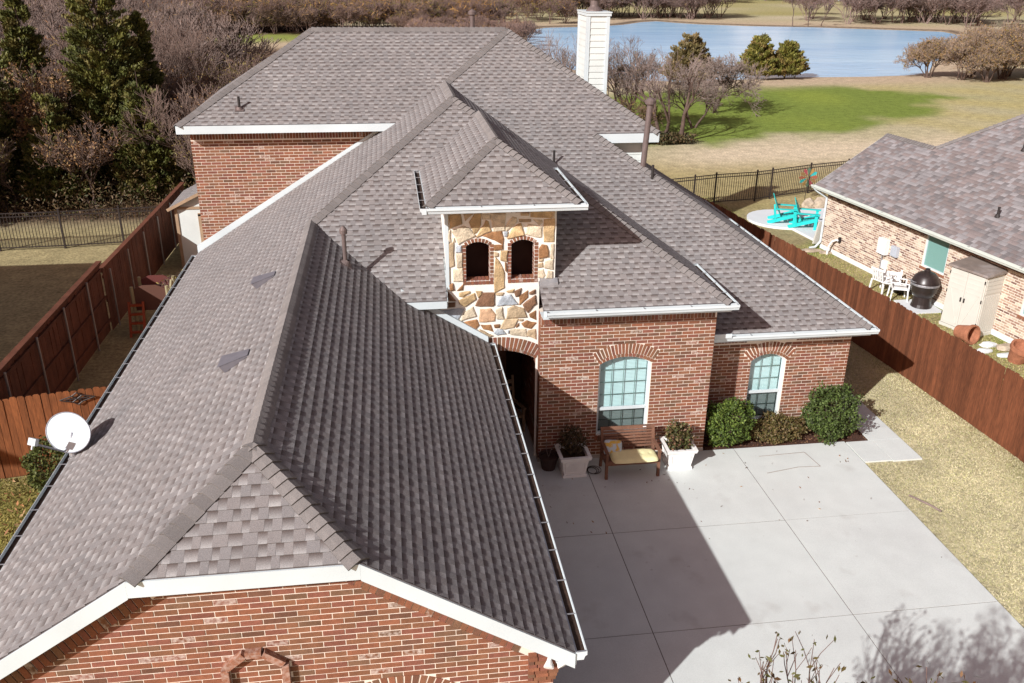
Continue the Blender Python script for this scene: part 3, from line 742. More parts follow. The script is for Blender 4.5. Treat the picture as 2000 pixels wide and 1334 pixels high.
# rake soldiers following the slopes
for sgn in (0, 1):
    x = -5.0+.02 if sgn == 0 else 1.34
    while True:
        w = .078
        if sgn == 0:
            if x+w > XGL+.14: break
            za = 2.935+m_*(x+5.339)-FDROP-.03; zb = za+m_*w; q = [(x, za-SW*.95-.04*.6), (x+w-JT, zb-SW*.95-m_*JT-.02), (x+w-JT, zb-m_*JT), (x, za)]
            # lean the brick square to the slope
            sh = .10; q = [(q[0][0]+sh, q[0][1]+.02), (q[1][0]+sh, q[1][1]+.02), q[2], q[3]]
            x += w
        else:
            if x-w < XGR-.14: break
            za = 2.935+m_*(1.893-x)-FDROP-.03; zb = za+m_*w; sh = .10
            q = [(x-w+JT-sh, zb-SW*.95-m_*JT), (x-sh, za-SW*.95), (x, za), (x-w+JT, zb-m_*JT)]
            x -= w
        brick_prism(stuff, q, brick_col(), to_g, (0, -1, 0), .016)
# corbelled corner on the right
for i in range(8):
    z = 2.75-i*.062; pr = .16-.02*i
    x0 = 1.37; x1 = 1.69+.10-.012*i
    xx = x0+random.uniform(-.1, 0)
    while xx < x1:
        a = max(x0, xx)+.005; b = min(x1, xx+.16)
        if b-a > .03: stuff.bx(a, b, GY-pr*.6-.004, GY+.02, z-.062+.009, min(z, 2.935+m_*(1.893-max(a, b))-FDROP-.02), brick_col())
        xx += .168
# recessed shrine-like niche frame of proud bricks
nf = MB()
for a, b in (((-2.13, 2.3), (-2.13, 2.97)), ((-2.12, 2.99), (-1.90, 3.16)), ((-1.885, 3.165), (-1.705, 3.165)), ((-1.69, 3.16), (-1.47, 2.99)), ((-1.46, 2.97), (-1.46, 2.3))):
    nf.beam((a[0], GY-.03, a[1]), (b[0], GY-.03, b[1]), .085, .12, (.26, .115, .07, .5), up=(0, 1, 0))
nf.build('brick_niche', 'brick', house)
courses(2.3, 3.12, lambda z: -2.08 if z < 2.98 else -2.08+(z-2.98)*1.4, lambda z: -1.51 if z < 2.98 else -1.51-(z-2.98)*1.4, [], emit_to(stuff, to_g, (0, -1, 0), .004))
arch_bricks(stuff, -.78, .44, 2.12, .22, .012, .25, to_g, (0, -1, 0), 17)
# side walls of the garage
for x, yl, out in ((1.69, 17.0, 1), (-5.0, 24.1, -1)):
    w = MB(); w.bx(min(x, x-out*.12), max(x, x-out*.12), GY+.002, yl, 0, 2.80); w.build('side_wall', 'mortar', house)
    courses(.10, 2.78, lambda z: GY, lambda z: (yl if out < 0 else 16.9), [], emit_to(stuff, (lambda s, z, x=x: (x, s, z)), (out, 0, 0)))
# entry wing, y = 16.85
EY = 16.85; to_e = lambda s, z: (s, EY, z)
ew = wall_face([[(2.99, .0), (6.84, .0), (6.84, 3.64), (2.99, 3.64)], arch_loop(4.30, 5.47, .62, 2.36, .17)], to_e, 'mortar', .14, (0, 1, 0))
ew.build('entry_wall', 'mortar', house)
fm = MB(); fm.bx(2.98, 6.85, EY-.012, EY+.1, -.02, .115); fm.bx(7.0, 10.62, 17.79, 17.9, -.02, .10); fm.build('foundation', 'foundation', house)
courses(.125, 3.36, lambda z: 2.99, lambda z: 6.84, [arch_hole(4.30, 5.47, .62, 2.36, .17, .315)], emit_to(stuff, to_e, (0, -1, 0)))
soldier(stuff, 2.99, 6.84, 3.37, 3.60, to_e, (0, -1, 0))
arch_bricks(stuff, 4.30, 5.47, 2.36, .17, .085, .315, to_e, (0, -1, 0), 19); arch_bricks(stuff, 4.30, 5.47, 2.36, .17, .008, .078, to_e, (0, -1, 0), 15, .014)
soldier(stuff, 4.26, 5.51, .50, .615, to_e, (0, -1, 0), .03)
# left return of the entry wing and its right return
rw = MB(); rw.bx(2.99, 3.09, EY+.003, 19.4, 0, 3.62); rw.bx(6.74, 6.838, EY+.003, 19.0, 0, 3.62); rw.build('return_wall', 'mortar', house)
courses(.125, 3.6, lambda z: EY, lambda z: 19.4, [], emit_to(stuff, (lambda s, z: (2.99, s, z)), (-1, 0, 0)))
courses(.125, 3.6, lambda z: EY, lambda z: 17.8, [], emit_to(stuff, (lambda s, z: (6.84, s, z)), (1, 0, 0)))
# right wing, y = 17.80
RY = 17.80; to_r = lambda s, z: (s, RY, z)
ww = wall_face([[(6.845, 0), (10.61, 0), (10.61, 2.52), (6.845, 2.52)], arch_loop(8.19, 9.06, .22, 1.80, .17)], to_r, 'mortar', .14, (0, 1, 0)); ww.build('right_wall', 'mortar', house)
courses(.11, 2.29, lambda z: 6.85, lambda z: 10.61, [arch_hole(8.19, 9.06, .22, 1.80, .17, .315)], emit_to(stuff, to_r, (0, -1, 0)))
soldier(stuff, 6.85, 8.02, 2.295, 2.505, to_r, (0, -1, 0)); soldier(stuff, 9.24, 10.61, 2.295, 2.505, to_r, (0, -1, 0))
arch_bricks(stuff, 8.19, 9.06, 1.80, .17, .085, .315, to_r, (0, -1, 0), 15, .010); arch_bricks(stuff, 8.19, 9.06, 1.80, .17, .008, .078, to_r, (0, -1, 0), 12, .014)
soldier(stuff, 8.15, 9.10, .10, .215, to_r, (0, -1, 0), .03)
w = MB(); w.bx(10.5, 10.608, RY+.003, 28.5, 0, 2.5); w.bx(6.9, 10.5, 28.4, 28.5, 0, 2.5); w.build('side_wall', 'mortar', house)
courses(.11, 2.5, lambda z: RY, lambda z: 28.4, [], emit_to(stuff, (lambda s, z: (10.61, s, z)), (1, 0, 0)))
# rear two-storey block: left part of its front at y = 24.15
BY = 24.15; to_b = lambda s, z: (s, BY, z)
w = wall_face([[(-5.15, 0), (.2, 0), (.2, 6.25), (-5.15, 6.25)]], to_b, 'mortar', .1, (0, 1, 0)); w.build('rear_wall', 'mortar', house)
def bl(z): return -5.15
def br(z): return .2 if z > 6.2 else min(.2, -5.339+(z+.18-2.935)/m_+.1)
courses(2.4, 6.0, bl, br, [], emit_to(stuff, to_b, (0, -1, 0))); courses(.12, 2.4, bl, lambda z: -5.0, [], emit_to(stuff, to_b, (0, -1, 0)))
soldier(stuff, -5.15, .1, 6.01, 6.25, to_b, (0, -1, 0))
w = MB(); w.bx(-5.148, -5.0, BY+.003, 30.2, 0, 6.25); w.bx(-5.0, 6.9, 30.1, 30.2, 0, 6.1); w.bx(6.75, 6.9, 23.5, 30.1, 0, 6.05); w.build('back_wall', 'mortar', house)
courses(.12, 6.2, lambda z: BY, lambda z: 30.2, [], emit_to(stuff, (lambda s, z: (-5.148, s, z)), (-1, 0, 0)))
# upper right front: siding boards
sb = MB(); sb.bx(4.9, 6.9, 23.40, 23.5, 3.5, 6.05); sw = sb.build('siding_wall', 'siding_paint', house)
for i in range(11):
    z = 4.2+i*.17; q = MB(); q.hexa([(5.0, 23.375, z), (6.84, 23.375, z), (6.84, 23.4, z), (5.0, 23.4, z)], [(5.0, 23.39, z+.168), (6.84, 23.39, z+.168), (6.84, 23.4, z+.168), (5.0, 23.4, z+.168)]); q.build('siding_board', 'siding_paint', sw)
q = MB(); q.bx(6.82, 6.93, 23.36, 23.42, 4.0, 6.0); q.build('corner_board', 'white_paint', sw)
stuff.build('brickwork', 'brick', house, kind='stuff')

# ---------------- fascia, soffits
f = MB()
t = .022
def fascia(a, b, out, drop=.21, top=-.012):
    a = Vector(a); b = Vector(b); o = Vector(out)*t; z0 = Vector((0, 0, top)); z1 = Vector((0, 0, top-drop))
    f.hexa([a+z1, b+z1, b+z1+o, a+z1+o], [a+z0, b+z0, b+z0+o, a+z0+o])
N = (0, -1, 0)
fascia(EL0, JL, N, .215); fascia(Vector(JL)+Vector((.001, 0, 0)), Vector(JR)-Vector((.001, 0, 0)), N, .20); fascia(JR, GE0, N, .215)
fascia(EL0, EL1, (-1, 0, 0), .18); fascia(GE0, GE1, (1, 0, 0), .18)
fascia(F2E, LE, N, .20); fascia(F1R, F1E, N, .18); fascia(F1E, R1E, (1, 0, 0), .18); fascia(F3b, F3E, N, .18); fascia(F3E, R3B, (1, 0, 0), .18); fascia(F3H, F3U, N, .24); fascia(F3U, R2B, (1, 0, 0), .2); fascia(F2E, L2B, (-1, 0, 0), .2)
fascia(VB, F1L, N, .15); fascia(F1L, F1m, (1, 0, 0), .12)
f.build('fascia', 'white_paint', house)
rk = MB()   # white board along the foot of the rear wall, above the left slope; flashing beside the tower
a = Vector(EL1)+Vector((0, .02, .015)); b = Vector((LT[0]-.05, 24.07, 6.28)); rk.hexa([a, b, b+Vector((0, .06, 0)), a+Vector((0, .06, 0))], [a+Vector((0, 0, .20)), b+Vector((0, 0, .17)), b+Vector((0, .06, .17)), a+Vector((0, .06, .20))])
rk.build('trim_board', 'white_paint', house); rk = MB()
a = Vector(I3('GR', VX(.1), VY(17.0))); b = Vector(GE1)
rk.hexa([a+Vector((0, 0, .01)), b+Vector((0, 0, .01)), b+Vector((0, .09, .01)), a+Vector((0, .09, .01))], [a+Vector((0, 0, .16)), b+Vector((0, 0, .14)), b+Vector((0, .09, .14)), a+Vector((0, .09, .16))])
rk.build('trim_board', 'white_paint', house)
so = MB()
so.bx(2.97, 6.97, 16.49, 16.9, 3.625, 3.64); so.bx(6.83, 10.8, 17.41, 17.85, 2.505, 2.52); so.bx(-5.3, .2, 23.70, 24.2, 6.25, 6.262); so.bx(1.68, 1.88, 7.9, 16.9, 2.74, 2.755); so.bx(-5.33, -5.0, 7.9, 24, 2.74, 2.755)
so.bx(5.1, 7.1, 23.0, 23.42, 5.96, 5.975); so.bx(.1, 1.0, 16.8, 17.2, 3.86, 3.87); so.bx(TX0+.03, TX1-.03, TY0+.03, 18.6, TE-.16, TE-.145)
so.build('soffit', 'white_paint', house)
# ---------------- gutters
def OFF(p, d): return tuple(np.array(p)+np.array(d))
gutter(house, OFF(EL0, (-.022, 0, 0)), OFF(EL1, (-.022, -.1, 0)), (-1, 0, 0))
gutter(house, OFF(GE0, (.022, 0, 0)), OFF(GE1, (.022, .0, 0)), (1, 0, 0))
gutter(house, OFF(F1R, (.05, -.022, 0)), OFF(F1E, (.14, -.022, 0)), (0, -1, 0), hang=.9)
gutter(house, OFF(F1E, (.022, -.02, 0)), OFF(R1E, (.022, -.1, 0)), (1, 0, 0))
gutter(house, OFF(F3b, (.02, -.022, 0)), OFF(F3E, (.14, -.022, 0)), (0, -1, 0), hang=.9)
gutter(house, OFF(F3E, (.022, -.02, 0)), OFF(R3B, (.022, 0, 0)), (1, 0, 0))
gutter(house, (TX0-.02, TY0-.012, TE), (TX1+.13, TY0-.012, TE), (0, -1, 0), hang=.8)
gutter(house, (TX0-.012, TY0-.13, TE), OFF(TLb, (-.012, -.05, 0)), (-1, 0, 0)); gutter(house, (TX1+.012, TY0-.01, TE), OFF(TRr, (.012, -.05, 0)), (1, 0, 0))
fb = MB(); fb.bx(TX0, TX1, TY0-.01, TY0+.02, TE-.155, TE-.01); fb.bx(TX0-.01, TX0+.02, TY0, TLb[1], TE-.155, TE-.01); fb.bx(TX1-.02, TX1+.01, TY0, TRr[1], TE-.155, TE-.01); fb.build('tower_fascia', 'white_paint', house)
sg_ = MB(); sg_.bx(6.86, 7.40, 17.215, 17.235, 2.69, 2.785); sg_.build('splash_guard', 'gutter_paint', house)

# ---------------- stone tower and porch arch
SY = 17.12; to_s = lambda s, z: (s, SY, z)
OWL = arch_loop(1.45, 1.94, 4.30, 5.05, .09); OWR = arch_loop(2.385, 2.865, 4.31, 5.07, .09)
sw_ = wall_face([[(.2, 0.0), (1.34, 0.0), (1.34, 2.46)]+
                 list(reversed(arch_loop(1.345, 2.935, 2.46, 2.47, .23)[2:]))+[(2.94, 0.0), (2.985, 0.0), (2.985, 4.16), (3.31, 4.16), (3.31, 5.88), (1.05, 5.88), (1.05, 4.0), (.2, 4.0)], OWL, OWR], to_s, 'white_mortar', .22, (0, 1, 0))
stone_wall = sw_.build('stone_wall', 'white_mortar', house)
sdw = MB(); sdw.bx(1.052, 1.15, SY+.003, 19.6, 4.0, 5.87); sdw.bx(3.20, 3.308, SY+.003, 19.6, 4.0, 5.87); sdw.build('tower_side', 'white_mortar', house)
cbd = MB(); cbd.bx(1.03, 1.10, SY-.035, SY+.05, 4.15, 5.87); cbd.bx(1.0, 1.05, SY-.02, SY+.1, 4.10, 4.2); cbd.build('corner_flashing', 'white_paint', house)
flb = MB(); flb.hexa([(2.985, SY-.12, 4.13), (3.36, SY-.12, 4.13), (3.36, SY+.02, 4.16), (2.985, SY+.02, 4.16)], [(2.985, SY-.11, 4.24), (3.36, SY-.11, 4.24), (3.36, SY+.0, 4.31), (2.985, SY+.0, 4.31)]); flb.build('flashing', 'galv', house)
SC_ = {'o': (.46, .33, .18), 'c': (.58, .50, .37), 'b': (.19, .105, .062), 'r': (.27, .14, .065), 't': (.46, .355, .23), 'g': (.37, .41, .45), 'k': (.085, .035, .026), 'p': (.45, .29, .18)}
for c, pts in STONES:
    _c = (sum(x for x, z in pts)/len(pts), sum(z for x, z in pts)/len(pts)); pts = [(_c[0]+(x-_c[0])*1.07, _c[1]+(z-_c[1])*1.07) for x, z in pts]; pts = [(min(max(x, 1.075 if z > 4.2 else .2), 3.30), min(z, 5.865)) for x, z in pts]
    P = [Vector((x, z)) for x, z in pts]; ctr = sum(P, Vector((0, 0)))/len(P)
    # densify, roughen the outline, bevel
    loop = []
    for i in range(len(P)):
        a, b = P[i], P[(i+1) % len(P)]; n = max(1, int((b-a).length/.09))
        for j in range(n):
            q = a.lerp(b, j/n); loop.append(q+Vector((random.uniform(-.008, .008), random.uniform(-.008, .008))))
    sgn = sum(loop[i].x*loop[(i+1) % len(loop)].y-loop[(i+1) % len(loop)].x*loop[i].y for i in range(len(loop)))
    if sgn < 0: loop.reverse()
    n = len(loop); dep = random.uniform(.022, .045); k = random.uniform(.85, 1.15); col = tuple(v*k for v in SC_[c])
    vs = [(p.x, SY+.001, p.y) for p in loop]+[(p.x, SY-dep*.6, p.y) for p in loop]
    inn = [p.lerp(ctr, min(.35, .022/max(.03, (p-ctr).length))) for p in loop]
    vs += [(p.x, SY-dep+random.uniform(-.005, .005), p.y) for p in inn]+[(ctr.x, SY-dep-.006, ctr.y)]
    fs = [(i, (i+1) % n, n+(i+1) % n, n+i) for i in range(n)]+[(n+i, n+(i+1) % n, 2*n+(i+1) % n, 2*n+i) for i in range(n)]+[(2*n+i, 2*n+(i+1) % n, 3*n) for i in range(n)]
    mb = MB(); cs = []
    for i in range(3*n+1): e = random.uniform(.88, 1.1); cs.append(tuple(v*e for v in col)+(0,))
    mb.add(vs, fs, cs); mb.build('stone', 'stone', stone_wall)
tb = MB()   # brick surrounds of the two tower openings, the porch arch
for x0, x1, z0, zs, rise in ((1.45, 1.94, 4.30, 5.05, .09), (2.385, 2.865, 4.31, 5.07, .09)):
    z = z0
    while z < zs+.02:
        for a, b in ((x0-.075, x0-.004), (x1+.004, x1+.075)):
            tb.bx(a, b, SY-.010, SY+.02, z+.006, z+.070, brick_col())
        tb.bx(x1-.002, x1+.02, SY+.012, SY+.205, z+.005, z+.074, brick_col()); tb.bx(x0-.02, x0+.002, SY+.012, SY+.205, z+.005, z+.074, brick_col()); z += HB
    arch_bricks(tb, x0, x1, zs, rise, .004, .078, to_s, (0, -1, 0), 8, .010)
    x = x0-.07
    while x < x1+.05:
        tb.hexa([(x+.004, SY-.014, z0-.075), (x+.072, SY-.014, z0-.075), (x+.072, SY+.2, z0-.075), (x+.004, SY+.2, z0-.075)], [(x+.004, SY-.014, z0-.005), (x+.072, SY-.014, z0-.005), (x+.072, SY+.2, z0+.03), (x+.004, SY+.2, z0+.03)], brick_col()); x += HB
arch_bricks(tb, 1.345, 2.935, 2.47, .23, .075, .31, to_s, (0, -1, 0), 21, .010); arch_bricks(tb, 1.345, 2.935, 2.47, .23, .004, .07, to_s, (0, -1, 0), 21, .014)
tb.build('stone_wall_brickwork', 'brick', house, kind='stuff')
dk = MB()   # near-black linings: the interiors' shade put into colour, behind openings and in porch
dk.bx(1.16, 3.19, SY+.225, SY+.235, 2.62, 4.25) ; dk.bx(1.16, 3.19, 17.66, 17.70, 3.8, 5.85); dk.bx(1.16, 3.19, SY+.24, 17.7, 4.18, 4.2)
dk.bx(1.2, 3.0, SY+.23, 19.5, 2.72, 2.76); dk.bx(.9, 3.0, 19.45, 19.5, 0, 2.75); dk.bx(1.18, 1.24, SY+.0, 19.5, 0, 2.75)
dk.build('dark_lining', 'room_shade', house)
pf = MB(); pf.bx(1.75, 2.985, EY+.02, 19.4, -.01, .03); pf.build('porch_floor', 'concrete', house)
dd = MB(); dd.bx(1.6, 2.6, 19.40, 19.448, .05, 2.3); dd.bx(1.7, 2.05, 19.385, 19.40, .3, 1.0); dd.bx(2.15, 2.5, 19.385, 19.40, .3, 1.0); dd.build('front_door', 'teak', house)

# ---------------- windows
def window(x0, x1, z0, zs, rise, y, nx, nyu, nyl, zr):
    yf = y+.085
    out = arch_loop(x0+.002, x1-.002, z0, zs, rise-.002, 14); e = .055
    inn = arch_loop(x0+e, x1-e, z0+e, zs-.01, max(.05, rise-.03), 14)
    n = len(out); fr = MB()
    vs = [(p[0], yf, p[1]) for p in out]+[(p[0], yf, p[1]) for p in inn]+[(p[0], yf+.05, p[1]) for p in inn]+[(p[0], yf+.05, p[1]) for p in out]
    fr.add(vs, [(i, (i+1) % n, n+(i+1) % n, n+i) for i in range(n)]+[(n+i, n+(i+1) % n, 2*n+(i+1) % n, 2*n+i) for i in range(n)])
    w = fr.build('window', 'white_paint', house)
    r = MB(); r.bx(x0+e, x1-e, yf-.012, yf+.03, zr-.035, zr+.035); r.build('sash_rail', 'white_paint', w)
    sl = MB(); sl.bx(x0+.003, x1-.003, y+.02, yf+.04, z0-.005, z0+.03); sl.build('sill', 'white_paint', w)
    cx, cz, R, a = arch_par(x0+e, x1-e, zs-.01, max(.05, rise-.03))
    top = lambda x: cz+math.sqrt(max(0, R*R-(x-cx)**2))
    for i in range(1, nx):
        x = x0+e+(x1-x0-2*e)*i/nx; q = MB(); q.bx(x-.0075, x+.0075, yf+.032, yf+.04, zr+.03, top(x)); q.build('muntin', 'muntin', w)
        q = MB(); q.bx(x-.0075, x+.0075, yf+.032, yf+.04, z0+e, zr-.03); q.build('muntin', 'muntin', w)
    for i in range(1, nyu):
        z = zr+.03+(zs+rise-zr-.08)*i/nyu; q = MB(); q.bx(x0+e, x1-e, yf+.0325, yf+.0395, z-.0075, z+.0075); q.build('muntin', 'muntin', w)
    for i in range(1, nyl):
        z = z0+e+(zr-z0-e-.03)*i/nyl; q = MB(); q.bx(x0+e, x1-e, yf+.0325, yf+.0395, z-.0075, z+.0075); q.build('muntin', 'muntin', w)
    up = [(x0+e, zr+.03), (x1-e, zr+.03)]+inn[2:]
    q = MB(); q.add([(p[0], yf+.022, p[1]) for p in up], [tuple(range(len(up)))]); q.build('pane', 'glass', w)
    q = MB(); q.add([(x0+e, yf+.012, z0+e), (x1-e, yf+.012, z0+e), (x1-e, yf+.012, zr-.03), (x0+e, yf+.012, zr-.03)], [(0, 1, 2, 3)]); q.build('pane', 'glass_screen', w)
    b = MB(); z = z0+e+.02
    while z < zs+rise-.05:
        hw = (x1-x0)/2-e-.004
        if z > zs-.01: hw = min(hw, math.sqrt(max(0, R*R-(z-cz)**2)))
        if hw > .05: b.hexa([(cx-hw, yf+.075, z-.014), (cx+hw, yf+.075, z-.014), (cx+hw, yf+.078, z-.014), (cx-hw, yf+.078, z-.014)], [(cx-hw, yf+.098, z+.016), (cx+hw, yf+.098, z+.016), (cx+hw, yf+.101, z+.016), (cx-hw, yf+.101, z+.016)])
        z += .034
    b.build('blind', 'blind', w, kind='stuff')
    d = MB(); d.bx(x0-.05, x1+.05, yf+.14, yf+.15, z0-.05, zs+rise+.05); d.build('backing', 'room_shade', w)
window(4.30, 5.47, .62, 2.36, .17, EY, 4, 4, 2, 1.24)
window(8.19, 9.06, .22, 1.80, .17, RY, 3, 3, 2, .95)
window(-.78, .44, .9, 2.12, .22, GY, 4, 3, 2, 1.5)

# ---------------- chimney, vents
ch = MB(); ch.bx(6.66, 7.37, 30.02, 31.4, 4.5, 8.80); chim = ch.build('chimney', 'siding_paint', house)
z = 5.0
while z < 8.7:
    h = .198; zt = min(z+h, 8.74)
    q = MB(); q.hexa([(6.75, 29.985, z), (7.30, 29.985, z), (7.30, 30.02, z), (6.75, 30.02, z)], [(6.75, 30.005, zt-.004), (7.30, 30.005, zt-.004), (7.30, 30.02, zt-.004), (6.75, 30.02, zt-.004)]); q.build('siding_board', 'siding_paint', chim)
    q = MB(); q.hexa([(6.625, 30.1, z), (6.66, 30.1, z), (6.66, 31.3, z), (6.625, 31.3, z)], [(6.645, 30.1, zt-.004), (6.66, 30.1, zt-.004), (6.66, 31.3, zt-.004), (6.645, 31.3, zt-.004)]); q.build('siding_board', 'siding_paint', chim)
    z += h
q = MB()
for x, y in ((6.68, 30.0), (7.335, 30.0)): q.bx(x-.055, x+.055, y-.028, y+.03, 4.8, 8.74)
q.bx(6.615, 6.66, 29.97, 30.09, 4.8, 8.742); q.bx(6.615, 6.66, 31.3, 31.42, 4.8, 8.742); q.build('corner_board', 'white_paint', chim)
q = MB(); q.bx(6.60, 7.43, 29.95, 31.45, 8.745, 8.84); q.bx(6.58, 7.45, 29.93, 31.47, 8.842, 8.875); q.build('chimney_crown', 'white_paint', chim)
q = MB(); q.lathe([(.28, 8.876), (.26, 8.92), (.15, 9.02), (.14, 9.06), (.14, 9.22), (.2, 9.24), (.2, 9.42), (.27, 9.45), (.27, 9.48), (.02, 9.56)], (6.98, 30.55, 0), 16); q.build('chimney_cap', 'vent_metal', chim)
def vent(px, base, top, r, cap=True, m='vent_metal', fl=True, n=None):
    b = Vector(base); t = Vector(top); q = MB(); q.tube(b-Vector((0, 0, .15)), t, r, r, 14); v = q.build('vent_pipe', m, house)
    if fl:
        q = MB(); nn = Vector(n if n else (0, -.5, 1)).normalized(); R = nn.to_track_quat('Z', 'Y').to_matrix()
        q.lathe([(r*2.6, .018), (r*2.4, .03), (r*1.5, r*1.8), (r*1.15, r*2.3), (r*1.0, r*2.3)], b, 14, R=R); q.box(b+nn*.012, (r*6.5, r*6.5, .012), R=R); q.build('vent_flashing', 'vent_metal', v)
    if cap:
        q = MB(); q.lathe([(r*1.05, -.03), (r*1.75, -.02), (r*1.8, .06), (r*.9, .12), (.01, .14)], t, 14); q.build('vent_cap', m, v)
vent(0, (6.46, 21.93, 5.54), (6.55, 21.93, 7.14), .075, True, 'vent_metal', False); vent(0, (6.62, 21.55, 5.32), (6.62, 21.55, 5.66), .035, False, 'dark_pipe', False)
vent(0, (4.15, 22.04, 5.61), (4.15, 22.04, 5.98), .03, False, 'dark_pipe'); vent(0, (-3.82, 24.19, 6.78), (-3.82, 24.19, 7.10), .035, False, 'dark_pipe')
vent(0, (2.81, 29.6, 7.0), (2.81, 29.6, 8.83), .075, True, 'vent_metal', False)
V1 = (-.98, 17.15, 2.935+m_*(1.893+.98)); vent(0, V1, (V1[0], V1[1], V1[2]+.66), .043, True, 'vent_metal', True, (.633, 0, 1))
for y in (16.27, 12.58):   # slant-back attic vents on the left slope
    x = -2.43; z = zL(x); n = NRM('L'); s = Vector((0, 1, 0)); u = Vector((1, 0, m_)).normalized(); c = Vector((x, y, z))+n*.012
    q = MB(); a = [c-u*.20-s*.20, c-u*.20+s*.20, c+u*.22+s*.12, c+u*.22-s*.12]
    q.hexa([a[0], a[1], a[2], a[3]], [a[0]+n*.13+u*.0, a[1]+n*.13, a[2]+n*.012, a[3]+n*.012]); q.add([a[0]+n*.14-u*.03-s*.015, a[1]+n*.14-u*.03+s*.015, a[2]+n*.02, a[3]+n*.02], [(0, 1, 2, 3)])
    v = q.build('roof_vent', 'roof_vent', house)
    q = MB()
    for i in range(5): q.beam(a[0]-u*.006+n*(.02+.022*i)+s*.02, a[1]-u*.006+n*(.02+.022*i)-s*.02, .012, .013, up=n)
    q.build('louver', 'louver', v)
# ================================================================== the neighbour's house (right)
NA = Vector((16.35, 31.86, 0)); e1 = Vector((.135, -.991, 0)).normalized(); e2 = Vector((.991, .135, 0)).normalized()
nh = thing('neighbour_house', 'buff brick single storey house with weathered shingle roof behind the right fence', 'house', (20, 24, 0))
def NP(s, w, z): return NA+e1*s+e2*w+Vector((0, 0, z))
NM = .63; NE = 2.50
def npl(s, w): return NP(s, w, NE+NM*w)
polyA = [npl(0, 0), npl(0, 2.88), npl(2.75, 2.88), npl(4.9, 5.9), npl(21, 5.9), npl(21, 0)]
rd = MB(); deck(rd, polyA, .06)
back1 = [npl(0, 2.88), NP(0, 5.76, NE), NP(5.0, 5.76, NE), npl(2.75, 2.88)]; deck(rd, back1)
back2 = [npl(4.9, 5.9), NP(2.7, 9.0, NE+.6), NP(2.7, 13, NE), NP(21, 11.8, NE), npl(21, 5.9)]; deck(rd, [npl(4.9, 5.9), NP(4.9, 11.8, NE), NP(21, 11.8, NE), npl(21, 5.9)])
deck(rd, [npl(2.75, 2.88), npl(4.9, 5.9), NP(4.9, 11.8, NE)])
nroof = rd.build('roof', 'asphalt_roof_plain', nh)
npcs = []
roof_plane(polyA, lambda v, f, c, q: npcs.append((v, f, c)), tonef=nh_tone, lift=.005, wr=(.10, .24))
mb = MB()
for v, f, c in npcs: mb.add(v, f, c)
mb.build('shingle_field', 'nh_shingle', nroof, kind='stuff')
cq = []
caps(lambda v, f, c, q: cq.append((v, f, c)), npl(2.75, 2.88), npl(0, 2.88), Vector((-NM*e2.x, -NM*e2.y, 1)), Vector((NM*e2.x, NM*e2.y, 1)))
caps(lambda v, f, c, q: cq.append((v, f, c)), npl(2.75, 2.88), npl(4.9, 5.9), Vector((-NM*e2.x, -NM*e2.y, 1)), Vector((.2, .6, 1)))
mb = MB()
for v, f, c in cq: mb.add(v, f, c)
mb.build('ridge_cap_run', 'nh_shingle', nroof, kind='stuff')
for s, w in ((7.9, 1.15), (5.9, 3.6)):
    b = npl(s, w); q = MB(); q.tube(b-Vector((0, 0, .1)), b+Vector((0, 0, .32)), .04, .04, 10); q.lathe([(.09, .01), (.05, .1)], b, 10); q.build('vent_pipe', 'dark_pipe', nh)
WO = .42   # wall set back from the eave
def toN(s, z): return tuple(NP(s, WO, z))
outN = -e2
holes = [(5.95, 7.02, 1.08, 2.22), (10.25, 11.4, .95, 2.22)]
wl_ = wall_face([[(.35, 0), (21, 0), (21, 2.36), (.35, 2.36)]]+[[(a, c), (b, c), (b, d), (a, d)] for a, b, c, d in holes], toN, 'nh_mortar', .1, tuple(e2)); nwall = wl_.build('brick_wall', 'nh_mortar', nh)
def nh_brick():
    r = random.random(); k = random.uniform(.85, 1.15)
    c = (.29, .185, .14) if r < .36 else (.41, .30, .225) if r < .62 else (.56, .46, .36) if r < .92 else (.17, .10, .08)
    return (c[0]*k, c[1]*k, c[2]*k, .0)
nb = MB(); nq = []
hf = lambda a, b, c, d: (lambda z: (a-.01, b+.01) if c-.09 < z < d else None)
courses(.17, 2.12, lambda z: .35, lambda z: 12.2, [hf(*h) for h in holes], lambda q, c: nq.append((q, c)), lb=.225, hb=.0785, colf=nh_brick, JT=.023)
for q, c in nq: brick_prism(nb, q, c, toN, outN, .006)
soldier_c = brick_col
s = .36
while s < 12.1:
    if not any(a-.02 < s < b+.02 and d > 2.15 for a, b, c, d in holes): brick_prism(nb, [(s+.006, 2.13), (s+.07, 2.13), (s+.07, 2.345), (s+.006, 2.345)], (.13, .05, .035, 0), toN, outN, .014)
    s += .078
for a, b, c, d in holes:
    s = a-.05
    while s < b+.05: brick_prism(nb, [(s+.005, c-.085), (s+.07, c-.085), (s+.07, c-.005), (s+.005, c-.005)], (.27, .12, .07, 0), toN, outN, .035); s += .078
nb.build('brickwork', 'brick', nh, kind='stuff')
q = MB(); q.hexa([NP(.33, WO-.02, -.02), NP(21, WO-.02, -.02), NP(21, WO+.1, -.02), NP(.33, WO+.1, -.02)], [NP(.33, WO-.02, .155), NP(21, WO-.02, .155), NP(21, WO+.1, .155), NP(.33, WO+.1, .155)]); q.build('foundation', 'patio_concrete', nh)
